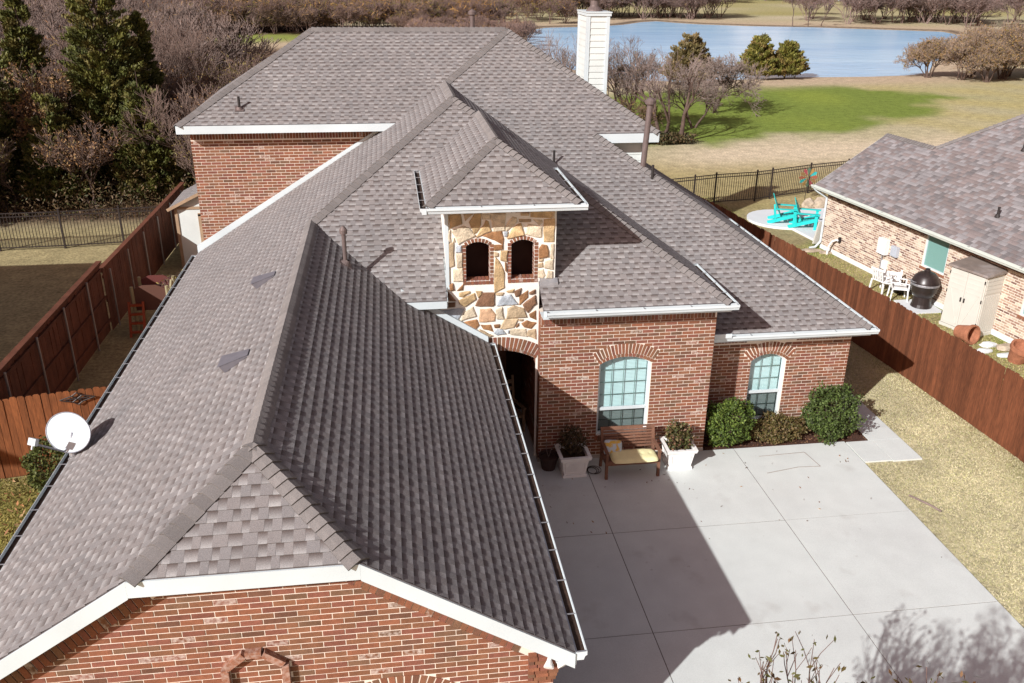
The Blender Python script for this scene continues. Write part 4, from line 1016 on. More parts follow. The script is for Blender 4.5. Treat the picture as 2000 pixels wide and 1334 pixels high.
# far end wall and rest of the body
q = MB(); q.hexa([NP(.36, WO+.005, 0), NP(.46, WO+.005, 0), NP(.46, 11.4, 0), NP(.36, 11.4, 0)], [NP(.36, WO+.005, 2.36), NP(.46, WO+.005, 2.36), NP(.46, 11.4, 2.36), NP(.36, 11.4, 2.36)])
q.prism([NP(.36, WO+.05, 2.36), NP(.36, 5.4, 2.36), NP(.36, 2.88, 4.2)], e1*.1); q.build('end_wall', 'nh_mortar', nh)
for a, b, c, d in holes:
    fr = MB()
    def nbx(mb, s0, s1, w0, w1, z0, z1): mb.hexa([NP(s0, w0, z0), NP(s1, w0, z0), NP(s1, w1, z0), NP(s0, w1, z0)], [NP(s0, w0, z1), NP(s1, w0, z1), NP(s1, w1, z1), NP(s0, w1, z1)])
    w0, w1 = WO+.03, WO+.09; e = .055
    nbx(fr, a+.001, a+e, w0, w1, c+.001, d-.001); nbx(fr, b-e, b-.001, w0, w1, c+.001, d-.001); nbx(fr, a+e, b-e, w0, w1, c+.001, c+e); nbx(fr, a+e, b-e, w0, w1, d-e, d-.001)
    wv = fr.build('window', 'white_paint', nh)
    p = MB(); nbx(p, a+e, b-e, w0+.03, w0+.035, c+e, d-e); p.build('insect_screen', 'teal_screen', wv)
fm = MB()
def nhx(mb, s0, s1, w0, w1, z0, z1): mb.hexa([NP(s0, w0, z0), NP(s1, w0, z0), NP(s1, w1, z0), NP(s0, w1, z0)], [NP(s0, w0, z1), NP(s1, w0, z1), NP(s1, w1, z1), NP(s0, w1, z1)])
nhx(fm, -.01, 21, -.02, 0, NE-.17, NE-.015); fm.build('fascia', 'nh_trim', nh)
fm = MB(); nhx(fm, 0, 21, 0, WO, NE-.165, NE-.15); fm.build('soffit', 'nh_trim', nh)
fm = MB(); fm.beam(npl(-.012, -.02)-Vector((0, 0, .1)), npl(-.012, 2.88)-Vector((0, 0, .1)), .02, .16); fm.build('rake_board', 'nh_trim', nh)
gnh = gutter(nh, NP(-.05, -.022, NE), NP(12.5, -.022, NE), tuple(-e2), hang=2.0)
for c_ in gnh.children: pass
gnh.data.materials[0] = MATS['nh_trim']
ds = MB(); ds.path([NP(.10, -.08, NE-.12), NP(.16, .05, NE-.24), NP(.36, WO-.05, NE-.45), NP(.37, WO-.05, .28), NP(.36, WO-.25, .06), NP(.35, WO-.5, .04)], .045, 8); ds.build('downspout', 'white_paint', nh)

# ---------------- things along the neighbour's wall
def boxthing(name, label, cat, s, w, z0, z1, ds_, dw, m, extra=None, group=None):
    t = thing(name, label, cat, NP(s+ds_/2, w, z0), group); q = MB(); nhx(q, s, s+ds_, w-dw, w, z0, z1); b = q.build('cabinet', m, t)
    q = MB(); nhx(q, s+.03, s+ds_-.03, w-dw-.012, w-dw-.001, z0+.04, z1-.04); q.build('cover', m, t)
    if extra: extra(t)
    return t
def conduit(s, w, z1):
    def f(t):
        q = MB(); q.tube(NP(s, w-.07, -.02), NP(s, w-.07, z1), .02, .02, 8); q.build('conduit', 'galv', t)
    return f
boxthing('breaker_box', 'large white electrical cabinet on buff brick wall, left of the grey box', 'utility box', 3.85, WO-.01, .92, 1.48, .42, .17, 'plastic_white', conduit(4.05, WO, .92))
boxthing('meter_box', 'blue grey square meter box on buff brick wall beside the white cabinet', 'utility box', 4.50, WO-.01, 1.00, 1.36, .32, .12, 'meter_grey')
boxthing('junction_box', 'small pale box low on the wall under the white electrical cabinet', 'utility box', 4.15, WO-.01, .42, .72, .2, .12, 'plastic_white', conduit(4.25, WO, .42))
hp = thing('hose_pipe', 'white curved pipe dropping from buff wall to the ground by the downspout', 'pipe', NP(1.4, WO-.1, 0))
q = MB(); q.path([NP(1.55, WO-.03, .62), NP(1.45, WO-.12, .66), NP(1.28, WO-.18, .55), NP(1.18, WO-.22, .35), NP(1.15, WO-.24, -.02)], .04, 8); q.build('pipe', 'plastic_white', hp)
q = MB(); q.tube(NP(1.55, WO-.10, .62), NP(1.55, WO, .62), .05, .05, 8); q.bx(*[v for v in (NP(1.55, WO-.06, .7).x-.04, NP(1.55, WO-.06, .7).x+.04, NP(1.55, WO-.06, .7).y-.04, NP(1.55, WO-.06, .7).y+.04, .64, .78)]); q.build('tap', 'dark_pipe', hp)
pn = thing('grey_panel', 'narrow weathered grey panel leaning at the neighbour house corner beside the patio', 'panel', NP(.15, .45, 0))
q = MB(); q.hexa([NP(.02, .25, .10), NP(.10, .25, .10), NP(.10, .62, .10), NP(.02, .62, .10)], [NP(.22, .25, 1.05), NP(.30, .25, 1.05), NP(.30, .62, 1.05), NP(.22, .62, 1.05)]); q.build('board', 'shed_plastic', pn)
q = MB(); q.hexa([NP(-.0, .36, .22), NP(.05, .36, .22), NP(.05, .5, .22), NP(-.0, .5, .22)], [NP(.015, .36, .3), NP(.06, .36, .3), NP(.06, .5, .3), NP(.015, .5, .3)]); q.build('opening', 'dark_pipe', pn)
# resin storage shed (own axes: x along the fence towards the camera, y towards the wall)
def frame_at(loc, xdir):
    return math.atan2(xdir.y, xdir.x)
sh = lthing('storage_shed', 'tall beige resin storage cabinet with double doors beside the black grill', 'storage shed', (16.90, 23.55, 0), math.atan2(-.93, .30))
W_, D_, H_ = 1.28, .95, 1.95
q = MB(); q.bx(0, W_, 0, D_, 0, .10); q.bx(.02, W_-.02, .03, D_-.02, .10, H_-.02); sb_ = q.build('body', 'shed_plastic', sh)
for i in range(2):
    q = MB(); x0 = .05+i*(W_/2-.045); q.bx(x0, x0+W_/2-.055, -.005, .028, .12, H_-.06); d = q.build('door', 'shed_plastic', sh)
    q = MB()
    for z in (.2, 1.3, 1.45, 1.6, 1.75): q.bx(x0+.05, x0+W_/2-.105, -.013, -.004, z-.012, z+.012)
    q.bx(x0+.05, x0+.07, -.013, -.004, .2, 1.3); q.bx(x0+W_/2-.125, x0+W_/2-.105, -.013, -.004, .2, 1.3)
    q.beam((x0+.1 if i else x0+W_/2-.15, -.008, .22), (x0+W_/2-.15 if i else x0+.1, -.008, 1.28), .02, .012); q.build('door_panel', 'shed_plastic', d)
    q = MB(); q.box((W_/2-.06+.12*i, -.03, 1.02), (.03, .04, .13)); q.build('handle', 'dark_pipe', d)
    for z in (.35, 1.1, 1.7):
        q = MB(); q.bx((.025 if i == 0 else W_-.05), (.05 if i == 0 else W_-.025), -.02, .0, z, z+.1); q.build('hinge', 'dark_pipe', d)
q = MB()
for i in range(9): q.bx(W_-.02, W_-.008, .08+i*.09, .155+i*.09, .14, 1.30)
for i in range(4): q.bx(W_-.02, W_-.006, .08, D_-.08, 1.38+i*.13, 1.49+i*.13)
q.build('side_panel', 'shed_plastic', sh)
q = MB(); q.hexa([(-.06, -.08, H_-.01), (W_+.06, -.08, H_-.01), (W_+.06, D_+.04, H_+.05), (-.06, D_+.04, H_+.05)], [(-.04, -.06, H_+.05), (W_+.04, -.06, H_+.05), (W_+.04, D_+.02, H_+.16), (-.04, D_+.02, H_+.16)]); q.build('lid', 'shed_roof', sh)
# kamado style grill
gr_ = lthing('kamado_grill', 'black egg shaped barbecue grill on a pale slab beside the beige storage cabinet', 'grill', (17.12, 24.95, .04))
q = MB(); q.lathe([(.30, 0.0), (.33, .02), (.30, .12), (.27, .42), (.30, .48), (.0, .48)], (0, 0, 0), 20)
q.build('stand', 'grill_black', gr_)
q = MB(); q.lathe([(.20, .30), (.33, .42), (.40, .58), (.42, .72), (.44, .74), (.44, .80)], (0, 0, 0), 24); q.build('base_bowl', 'grill_black', gr_, smooth=True)
q = MB(); q.lathe([(.44, .81), (.44, .86), (.41, .92), (.36, 1.05), (.26, 1.15), (.14, 1.20), (.10, 1.21)], (0, 0, 0), 24); d_ = q.build('dome_lid', 'grill_black', gr_, smooth=True)
q = MB(); q.lathe([(.10, 1.20), (.10, 1.25), (.07, 1.28), (.07, 1.31), (.0, 1.32)], (0, 0, 0), 14); q.build('top_vent', 'grill_black', d_)
q = MB(); q.path([(-.42, -.14, .90), (-.52, -.16, .93), (-.52, .16, .93), (-.42, .14, .90)], .018, 6); q.build('handle', 'galv', d_)
q = MB(); q.lathe([(.445, .77), (.452, .78), (.452, .83), (.445, .84)], (0, 0, 0), 24); q.build('band', 'galv', gr_)
gp = thing('grill_slab', 'pale square paving slab on the grass under the black grill', 'paving slab', (17.0, 25.0, 0)); q = MB(); q.bx(16.55, 17.6, 24.4, 25.6, -.01, .04); q.build('slab', 'patio_concrete', gp)
# pile of white plastic garden furniture
def pchair(name, label, loc, rz, tilt=0.0):
    t = lthing(name, label, 'chair', loc, rz, 'white plastic furniture by the grill')
    if tilt: t.rotation_euler = (tilt, 0, rz)
    for x in (-.25, .25):
        for y in (-.24, .24):
            q = MB(); q.beam((x*1.1, y*1.15, 0), (x, y, .42 if y < 0 else .44), .05, .04, up=(0, 1, 0)); q.build('leg', 'plastic_white', t)
    q = MB(); q.box((0, 0, .43), (.5, .5, .03)); q.build('seat', 'plastic_white', t)
    q = MB()
    for i in range(5): q.beam((-.2+.1*i, .25, .46), (-.19+.095*i, .36, .84), .055, .018, up=(0, 1, 0))
    q.beam((-.26, .36, .85), (.26, .36, .85), .03, .07); q.build('backrest', 'plastic_white', t)
    for x in (-.27, .27):
        q = MB(); q.beam((x, -.26, .64), (x, .3, .67), .055, .03); q.beam((x, -.25, .42), (x, -.25, .64), .05, .04, up=(0, 1, 0)); q.build('armrest', 'plastic_white', t)
    return t
pchair('plastic_chair', 'white plastic chair nearest the fence, left of the black grill', (16.62, 26.55, 0), 1.9)
pchair('plastic_chair', 'white plastic chair tipped against the buff wall behind the fence', (17.05, 26.75, .22), 2.6, -.9)
pchair('plastic_chair', 'white plastic chair standing right beside the black grill', (16.75, 25.75, 0), 1.2)
fp = lthing('fire_bowl', 'black metal bowl lying among the white plastic chairs', 'fire bowl', (17.15, 26.3, .02)); q = MB(); q.lathe([(.05, .02), (.30, .10), (.38, .26), (.40, .27), (.36, .25), (.26, .12), (.0, .08)], (0, 0, 0), 18); q.build('bowl', 'grill_black', fp)
q = MB()
for a in (0, 2.1, 4.2): q.tube((.3*math.cos(a), .3*math.sin(a), -.03), (.22*math.cos(a), .22*math.sin(a), .12), .02, .02, 6)
q.build('legs', 'grill_black', fp)
# terracotta pot on its side
R = Quaternion((0, 1, 0), math.radians(82)).to_matrix(); Rz = Quaternion((0, 0, 1), -1.25).to_matrix()
tp = lthing('terracotta_pot', 'big terracotta pot lying on its side in front of the storage cabinet', 'flower pot', (16.85, 22.15, .27))
q = MB(); q.lathe([(.0, -.28), (.19, -.28), (.27, .15), (.27, .17), (.30, .17), (.30, .27), (.255, .27), (.22, .1), (.15, -.2), (0, -.2)], (0, 0, 0), 22, R=Rz @ R); q.build('pot', 'terracotta', tp)
tp2 = lthing('terracotta_pot', 'terracotta pot at the right frame edge beside a yellow stick', 'flower pot', (17.45, 20.55, .25)); q = MB(); q.lathe([(0, -.25), (.22, -.25), (.31, .2), (.34, .2), (.34, .3), (.28, .3), (.2, -.1), (0, -.15)], (0, 0, 0), 22, R=Quaternion((1, 0, 0), .35).to_matrix()); q.build('pot', 'terracotta', tp2)
def rock(name, label, loc, sz, seed, group=None, m='rock'):
    r = random.Random(seed); b = bmesh.new(); bmesh.ops.create_icosphere(b, subdivisions=2, radius=1.0)
    for v in b.verts: v.co = Vector((v.co.x*sz[0], v.co.y*sz[1], max(v.co.z, -.35)*sz[2]))*r.uniform(.82, 1.14)
    q = MB(); q.add([v.co+Vector((0, 0, sz[2]*.3)) for v in b.verts], [tuple(v.index for v in f.verts) for f in b.faces]); b.free()
    o = q.build(name, m, None); o.location = loc; tag(o, label, 'rock', group); return o
RK = 'flat rocks along the neighbour wall'
rock('flat_rock', 'pale flat rock just right of the lying terracotta pot', (17.35, 21.75, 0), (.28, .16, .09), 1, RK, 'patio_concrete')
rock('flat_rock', 'tan flat rock against the buff brick wall, middle of the rocks', (17.75, 21.45, 0), (.38, .24, .12), 2, RK)
rock('flat_rock', 'white flat rock in the grass between pot and fence', (16.95, 21.35, 0), (.26, .14, .08), 3, RK, 'patio_concrete')
rock('flat_rock', 'long pale rock near the right frame edge', (17.45, 21.0, 0), (.36, .15, .07), 4, RK, 'patio_concrete')
rock('flat_rock', 'flat stone lying in the grass at the foot of the downspout', (16.25, 31.2, 0), (.42, .22, .07), 5, RK)
rock('flat_rock', 'second flat stone beside the white hose pipe', (16.75, 30.9, 0), (.33, .2, .06), 6, RK)
# adirondack chairs
def adirondack(label, loc, rz):
    t = lthing('adirondack_chair', label, 'chair', loc, rz, 'turquoise adirondack chairs on the patio', 1.2); m = 'turquoise'
    for x in (-.30, .30):
        q = MB(); q.beam((x, -.42, .36), (x, .55, .02), .035, .12); q.build('side_rail', m, t)
        q = MB(); q.beam((x*1.08, -.36, 0), (x*1.08, -.36, .54), .10, .035, up=(1, 0, 0)); q.build('front_leg', m, t)
        q = MB(); q.beam((x*1.15, -.48, .555), (x*1.15, .32, .545), .15, .025); q.build('armrest', m, t)
        q = MB(); q.beam((x*1.05, .28, .10), (x*1.1, .36, .54), .035, .06); q.build('rear_post', m, t)
    q = MB()
    for i in range(6): y = -.42+.095*i; q.box((0, y, .385-.371*(y+.42)*.95), (.62, .085, .022), R=Quaternion((1, 0, 0), -.35).to_matrix())
    q.build('seat', m, t)
    for i in range(7):
        x = -.24+.08*i; h = 1.02-.10*abs(i-3)**1.5*.5; q = MB(); q.beam((x*.85, .10, .18), (x*1.15, .10+(h-.18)*.42, h), .072, .02, up=(0, 1, 0)); q.build('back_slat', m, t)
    q = MB(); q.beam((-.3, .27, .5), (.3, .27, .5), .03, .06); q.build('back_brace', m, t)
    return t
adirondack('turquoise adirondack chair nearer the camera, overlapping the other', (17.35, 34.2, .10), math.radians(62))
adirondack('turquoise adirondack chair farther left on the pale patio', (16.75, 35.0, .10), math.radians(66))
# garden spinner
gs = lthing('wind_spinner', 'multicoloured metal wind spinner on a pole beside the patio', 'wind spinner', (19.55, 38.9, 0), 0, None, .82)
q = MB(); q.tube((0, 0, -.02), (0, 0, 1.35), .018, .018, 8); q.build('pole', 'iron', gs)
cols = [(.30, .10, .06), (.03, .36, .36), (.30, .18, .06), (.08, .13, .09), (.28, .06, .07), (.24, .14, .06)]
for k in range(12):
    a = 2*math.pi*k/12; d = Vector((math.cos(a), 0, math.sin(a))); s_ = Vector((-math.sin(a), .25, math.cos(a)))
    c0 = Vector((0, -.06, 1.35)); q = MB(); q.prism([c0+d*.10, c0+d*.45+s_*.10, c0+d*.58, c0+d*.45-s_*.10], (0, .012, 0), cols[k % 6]); q.build('vane', 'paint_col', gs)
for i, (x, y, sx) in enumerate(((19.2, 37.7, .34), (19.75, 37.6, .42), (20.1, 37.0, .36))):
    rock('boulder', ['pale boulder left in the planting bed behind the patio', 'large pale boulder behind the turquoise chairs', 'boulder beside the neighbour eave behind the patio'][i], (x, y, 0), (sx, sx*.7, sx*.9), 20+i, 'boulders behind the patio')

# ================================================================== fences
PK = {}
def picket_mesh(name, w, h, m, dog=True, t=.018):
    q = MB(); pts = [(-w/2, 0, 0), (w/2, 0, 0), (w/2, 0, h-.03), (w/2-.025, 0, h), (-w/2+.025, 0, h), (-w/2, 0, h-.03)] if dog else [(-w/2, 0, 0), (w/2, 0, 0), (w/2, 0, h), (-w/2, 0, h)]
    q.prism([Vector(p)+Vector((0, t/2, 0)) for p in pts], (0, -t, 0)); o = q.build(name, m, None); me = o.data; bpy.data.objects.remove(o); return me
def part(name, me, parent, loc, rz=0.0, s=(1, 1, 1)):
    o = bpy.data.objects.new(name, me); C.objects.link(o); o.parent = parent; o.location = Vector(loc)-Vector(parent['_o']); o.rotation_euler = (random.uniform(-.006, .006), random.uniform(-.006, .006), rz); o.scale = s; return o
# right fence, follows the lot line
rf = thing('wooden_fence', 'long red brown wooden privacy fence between the two houses at right', 'fence', (13.6, 22, 0))
RFP = [(14.02, 12.2), (14.0, 14.0), (13.95, 16.1), (13.66, 20.62), (13.36, 23.68), (12.93, 27.22), (12.39, 31.72), (11.96, 33.8), (11.5, 37.5)]
me_p = [picket_mesh('picket', .138, 1.83+.012*i, 'picket') for i in range(3)]
def along(poly, step):
    out = []; carry = 0.0
    for a, b in zip(poly[:-1], poly[1:]):
        a = Vector((*a, 0)); b = Vector((*b, 0)); L = (b-a).length; d = (b-a)/L; s = carry
        while s < L: out.append((a+d*s, d)); s += step
        carry = s-L
    return out
for p, d in along(RFP, .142):
    part('picket', random.choice(me_p), rf, p+Vector((0, 0, .01)), math.atan2(d.y, d.x), (1, 1, random.uniform(.992, 1.006)))
rl = MB()
for a, b in zip(RFP[:-1], RFP[1:]):
    d = (Vector((*b, 0))-Vector((*a, 0))).normalized(); nn = Vector((-d.y, d.x, 0)); nn = nn if nn.x > 0 else -nn
    for z in (.25, .95, 1.6): rl.beam(Vector((*a, z))+nn*.035, Vector((*b, z))+nn*.035, .04, .09)
rl.build('rail', 'rail_wood', rf)
ps = MB()
for p, d in along(RFP, 2.4): nn = Vector((-d.y, d.x, 0)); nn = nn if nn.x > 0 else -nn; ps.tube(p+nn*.085, p+nn*.085+Vector((0, 0, 1.7)), .03, .03, 8)
ps.build('post', 'steel_post', rf)
# left fence: its rail side faces the house
lf = thing('wooden_fence', 'dark wooden fence with steel posts and three rails along the left yard', 'fence', (-8.6, 27, 0))
me_l = picket_mesh('picket', .150, 2.16, 'rail_wood', False); me_l2 = picket_mesh('picket', .150, 1.93, 'rail_wood', False)
y = 17.75
while y < 37.0:
    x = -8.62 if y < 26 else -8.55+.012*(y-26); part('picket', me_l if y < 26.0 else me_l2, lf, (x, y, .02), math.pi/2); y += .143
for y0, y1, h in ((17.75, 26.0, 2.16), (26.0, 37.0, 1.93)):
    for z in (.35, h/2, h-.22):
        q = MB(); q.beam((-8.575, y0, z), (-8.575 if y0 < 20 else -8.44, y1, z), .04, .09); q.build('rail', 'rail_wood', lf)
    q = MB(); q.beam((-8.60, y0, h+.035), (-8.60 if y0 < 20 else -8.43, y1, h+.035), .15, .03); q.build('cap_board', 'rail_wood', lf)
    q = MB(); q.beam((-8.578, y0, h-.03), (-8.578 if y0 < 20 else -8.44, y1, h-.03), .02, .12); q.build('trim_board', 'rail_wood', lf)
y = 18.6
while y < 36.5:
    h = 2.05 if y < 26 else 1.8; x = -8.52 if y < 26 else -8.46+.010*(y-26); q = MB(); q.tube((x, y, 0), (x, y, h), .028, .028, 8); q.lathe([(.034, h), (.03, h+.03), (0, h+.04)], (x, y, 0), 8); q.build('post', 'steel_post', lf); y += 1.95
# short front section, bright cedar pickets with dog ears
ff = thing('cedar_fence', 'short golden brown cedar fence section behind the satellite dish', 'fence', (-8, 17.7, 0))
me_f = [picket_mesh('picket', .138, 1.86+.015*i, 'picket_gold') for i in range(3)]
x = -12.5
while x < -5.1:
    y = 17.66+(x+8.3)*.18 if x > -8.6 else 17.6; part('picket', random.choice(me_f), ff, (x, y, .02), .17 if x > -8.6 else 0); x += .143
q = MB()
for z in (.3, 1.0, 1.6): q.beam((-12.5, 17.66, z), (-8.6, 17.66, z), .04, .09); q.beam((-8.6, 17.66, z), (-5.1, 18.3, z), .04, .09)
q.build('rail', 'rail_wood', ff)
q = MB(); q.beam((-9.04, 17.56, 0), (-9.04, 17.56, 1.35), .09, .02, up=(0, 1, 0)); q.build('batten', 'picket', ff)
orn = thing('fence_ornament', 'dark scrolled metal ornament hung at the top of cedar fence', 'ornament', (-6.86, 17.9, 1.7))
q = MB(); c0 = Vector((-6.86, 17.86, 1.72))
for a, b in (((-.34, 0), (-.1, .07)), ((-.1, .07), (0, .14)), ((0, .14), (.1, .07)), ((.1, .07), (.34, 0)), ((.34, 0), (.1, -.07)), ((.1, -.07), (0, -.14)), ((0, -.14), (-.1, -.07)), ((-.1, -.07), (-.34, 0)), ((-.1, -.07), (.1, .07)), ((-.1, .07), (.1, -.07)), ((-.22, 0), (.22, 0))):
    q.tube(c0+Vector((a[0], a[0]*.18, a[1])), c0+Vector((b[0], b[0]*.18, b[1])), .014, .014, 6)
q.build('scrollwork', 'iron', orn)
def iron_fence(label, pts, h, sp, gateat=None):
    t = thing('iron_fence', label, 'fence', (pts[0][0], pts[0][1], 0)); bars = MB()
    P = [Vector((*p, 0)) for p in pts]
    for i, p in enumerate(P):
        q = MB(); q.bx(p.x-.033, p.x+.033, p.y-.033, p.y+.033, -.02, h+.06); q.lathe([(.045, h+.06), (.045, h+.08), (0, h+.1)], (p.x, p.y, 0), 6); q.build('post', 'iron', t)
    for a, b in zip(P[:-1], P[1:]):
        d = (b-a); L = d.length; d.normalize()
        for z in (.12, h-.16, h-.02):
            q = MB(); q.beam(a+Vector((0, 0, z)), b+Vector((0, 0, z)), .03, .035); q.build('rail', 'iron', t)
        n = int(L/sp)
        for k in range(1, n):
            c = a+d*(L*k/n); bars.box((c.x, c.y, (h+.08)/2), (.019, .019, h-.1))
    bars.build('bar', 'iron', t, kind='stuff'); return t
iron_fence('black iron fence across the back of the right hand lots', [(11.55, 37.6), (13.78, 38.25), (14.92, 38.6), (17.05, 38.95), (17.95, 39.3), (20.3, 40.2), (22.6, 40.9), (25, 41.8), (27.4, 42.7)], 1.42, .115)
iron_fence('black iron fence across the back lawn at far left', [(-24.0, 34.5), (-21.7, 34.55), (-19.4, 34.6), (-17.1, 34.6), (-14.95, 34.65), (-12.62, 34.75), (-10.5, 35.0), (-8.85, 35.1)], 1.48, .115)

# ================================================================== things on the drive
be = lthing('garden_bench', 'dark slatted wooden garden bench under the arched window', 'bench', (4.93, 16.2, .032))
m = 'teak'
for x in (-.58, .58):
    q = MB(); q.beam((x, -.26, 0), (x, -.24, .44), .06, .06); q.build('leg', m, be)
    q = MB(); q.beam((x, .30, 0), (x, .22, .42), .06, .06); q.beam((x, .22, .42), (x, .33, .92), .06, .05); q.build('leg', m, be)
    q = MB(); q.beam((x, -.30, .62), (x, .0, .645), .07, .03); q.beam((x, .0, .645), (x, .27, .64), .07, .03); q.beam((x, -.25, .44), (x, -.26, .61), .055, .05); q.build('armrest', m, be)
    q = MB(); q.beam((x, -.22, .38), (x, .24, .36), .045, .08); q.build('seat_rail', m, be)
for i in range(6):
    q = MB(); q.box((0, -.24+.092*i, .425-.008*i), (1.14, .075, .022)); q.build('seat_slat', m, be)
for i in range(6):
    z = .50+.068*i; q = MB(); q.box((0, .235+(z-.42)*.21, z), (1.12, .02, .046), R=Quaternion((1, 0, 0), -.21).to_matrix()); q.build('back_slat', m, be)
q = MB(); q.box((0, .335, .925), (1.22, .045, .08), R=Quaternion((1, 0, 0), -.21).to_matrix()); q.build('top_rail', m, be)
q = MB(); q.box((.38, .312, .93), (.075, .006, .02), R=Quaternion((1, 0, 0), -.21).to_matrix()); q.build('name_plate', 'plastic_white', be)
q = MB(); q.box((0, -.262, .37), (1.12, .025, .07)); q.build('apron', m, be)
cu = lthing('seat_cushion', 'pale yellow tufted seat cushion on the wooden bench', 'cushion', (4.98, 16.14, .475))
def cushion_mesh(mb, x0, x1, y0, y1, h, nx=18, ny=12, tuft=True):
    vs = []; fs = []
    for j in range(ny+1):
        for i in range(nx+1):
            a = i/nx*2-1; b = j/ny*2-1; k = (1-abs(a)**6)*(1-abs(b)**6); rx = 1-.10*abs(b)**4; ry = 1-.10*abs(a)**4
            z = h*(max(0, k)**.4)*(1-(.22*(math.cos(a*6.28*1.5)**8*math.cos(b*3.14)**8) if tuft else 0))
            vs.append(((x0+x1)/2+(x1-x0)/2*a*rx, (y0+y1)/2+(y1-y0)/2*b*ry, z))
    n = len(vs); vs += [(x, y, -.2*z) for x, y, z in vs]; W1 = nx+1
    for j in range(ny):
        for i in range(nx):
            q = (j*W1+i, j*W1+i+1, (j+1)*W1+i+1, (j+1)*W1+i); fs += [q, tuple(n+k for k in reversed(q))]
    mb.add(vs, fs)
for x0, x1 in ((-.52, .52),):
    q = MB(); cushion_mesh(q, x0, x1, -.33, .17, .085, 40, 14); q.build('pad', 'cushion', cu, smooth=True)
pi_ = lthing('throw_pillow', 'small white and yellow patterned pillow at left end of the bench', 'pillow', (4.56, 16.31, .60), -.15); pi_.rotation_euler = (math.radians(58), 0, -.2)
q = MB(); cushion_mesh(q, -.20, .20, -.17, .17, .07, tuft=False); q.build('cover', 'pillow', pi_, smooth=True)
def planter(label, loc, rz):
    t = lthing('square_planter', label, 'planter', loc, rz, 'white square planters beside the bench'); m = 'planter'
    def ring(mb, s0, s1, z0, z1, th=.03):
        a0, a1 = s0/2, s1/2
        for k in range(4):
            R = Quaternion((0, 0, 1), k*math.pi/2).to_matrix()
            b = [R @ Vector(p) for p in ((-a0, -a0, z0), (a0, -a0, z0), (a0-th, -a0+th, z0), (-a0+th, -a0+th, z0))]; tt = [R @ Vector(p) for p in ((-a1, -a1, z1), (a1, -a1, z1), (a1-th, -a1+th, z1), (-a1+th, -a1+th, z1))]
            mb.hexa(b, tt)
    q = MB(); ring(q, .48, .60, .06, .46); q.build('body', m, t)
    q = MB(); q.bx(-.27, .27, -.27, .27, 0, .06); q.build('plinth', m, t)
    q = MB(); ring(q, .66, .70, .44, .52, .075); q.build('rim', m, t)
    q = MB(); q.bx(-.27, .27, -.27, .27, .38, .43); q.build('soil', 'soil', t)
    for k in range(4):
        R = Quaternion((0, 0, 1), k*math.pi/2).to_matrix(); q = MB()
        def P_(x, z): return R @ Vector((x, -(.24+.06*(z-.06)/.4)-.006, z))
        for a, b in (((-.19, .12), (.19, .12)), ((.2, .12), (.22, .39)), ((-.2, .12), (-.22, .39)), ((-.22, .39), (.22, .39))): q.beam(P_(*a), P_(*b), .014, .016)
        for i in range(9):
            x = -.16+.04*i; q.beam(P_(x-.05, .15), P_(x+.05, .36), .005, .006)
        q.build('panel', m, t)
    return t
planter('white square planter in the shade, left of the bench', (3.68, 16.36, .032), .03)
planter('white square planter in the sun, right of the bench', (6.08, 16.38, .032), -.02)
dp = lthing('dark_pot', 'dark round pot with a bent stem in the shaded porch corner', 'flower pot', (3.18, 16.55, .032)); q = MB(); q.lathe([(.0, .0), (.15, 0), (.21, .3), (.23, .3), (.23, .34), (.19, .34), (.17, .28), (0, .28)], (0, 0, 0), 18); q.build('pot', 'dark_pot', dp)
q = MB(); q.path([(0, 0, .28), (.05, -.02, .5), (.14, -.03, .62), (.26, -.02, .66)], .008, 5); q.path([(0, 0, .28), (-.06, .0, .48), (-.05, 0, .7)], .008, 5); q.build('stem', 'bark_grey', dp)
cb = lthing('cable_coil', 'loose black cable coil on concrete between planter and bench', 'cable', (4.12, 16.3, .045))
q = MB()
for k in range(3):
    pts = [((.10+.03*k)*math.cos(a/12*6.283)+.02*k, (.13+.02*k)*math.sin(a/12*6.283), .004+.008*k) for a in range(13)]; q.path(pts, .007, 5)
q.build('coil', 'dark_pipe', cb)
rc = lthing('rocking_chair', 'tall backed chair standing in the dark porch', 'chair', (2.55, 18.4, .03), .35)
for x in (-.26, .26):
    q = MB(); q.beam((x, .22, .0), (x, .36, 1.25), .05, .04); q.build('rear_post', 'trim_wood', rc); q = MB(); q.beam((x, -.24, 0), (x, -.24, .62), .05, .05); q.build('leg', 'trim_wood', rc); q = MB(); q.beam((x, -.3, .63), (x, .3, .62), .07, .03); q.build('armrest', 'trim_wood', rc)
for z in (.70, .92, 1.1): q = MB(); q.box((0, .30+(z-.7)*.1, z), (.5, .02, .10)); q.build('back_slat', 'trim_wood', rc)
q = MB(); q.box((0, 0, .42), (.56, .52, .035)); q.build('seat', 'trim_wood', rc)
fl_ = lthing('flood_light', 'white twin floodlight under the front right eave corner', 'light', (1.66, 8.02, 2.80))
q = MB(); q.lathe([(.05, 0), (.05, .03), (0, .03)], (0, 0, -.02), 12); q.build('base', 'plastic_white', fl_)
for x in (-.07, .10):
    q = MB(); R = Vector((x*3, -.7, -.5)).normalized().to_track_quat('Z', 'Y').to_matrix(); q.lathe([(.02, .0), (.03, .06), (.06, .13), (.062, .15), (.0, .155)], (x*.5, -.01, -.03), 14, R=R); q.build('lamp_head', 'plastic_white', fl_)
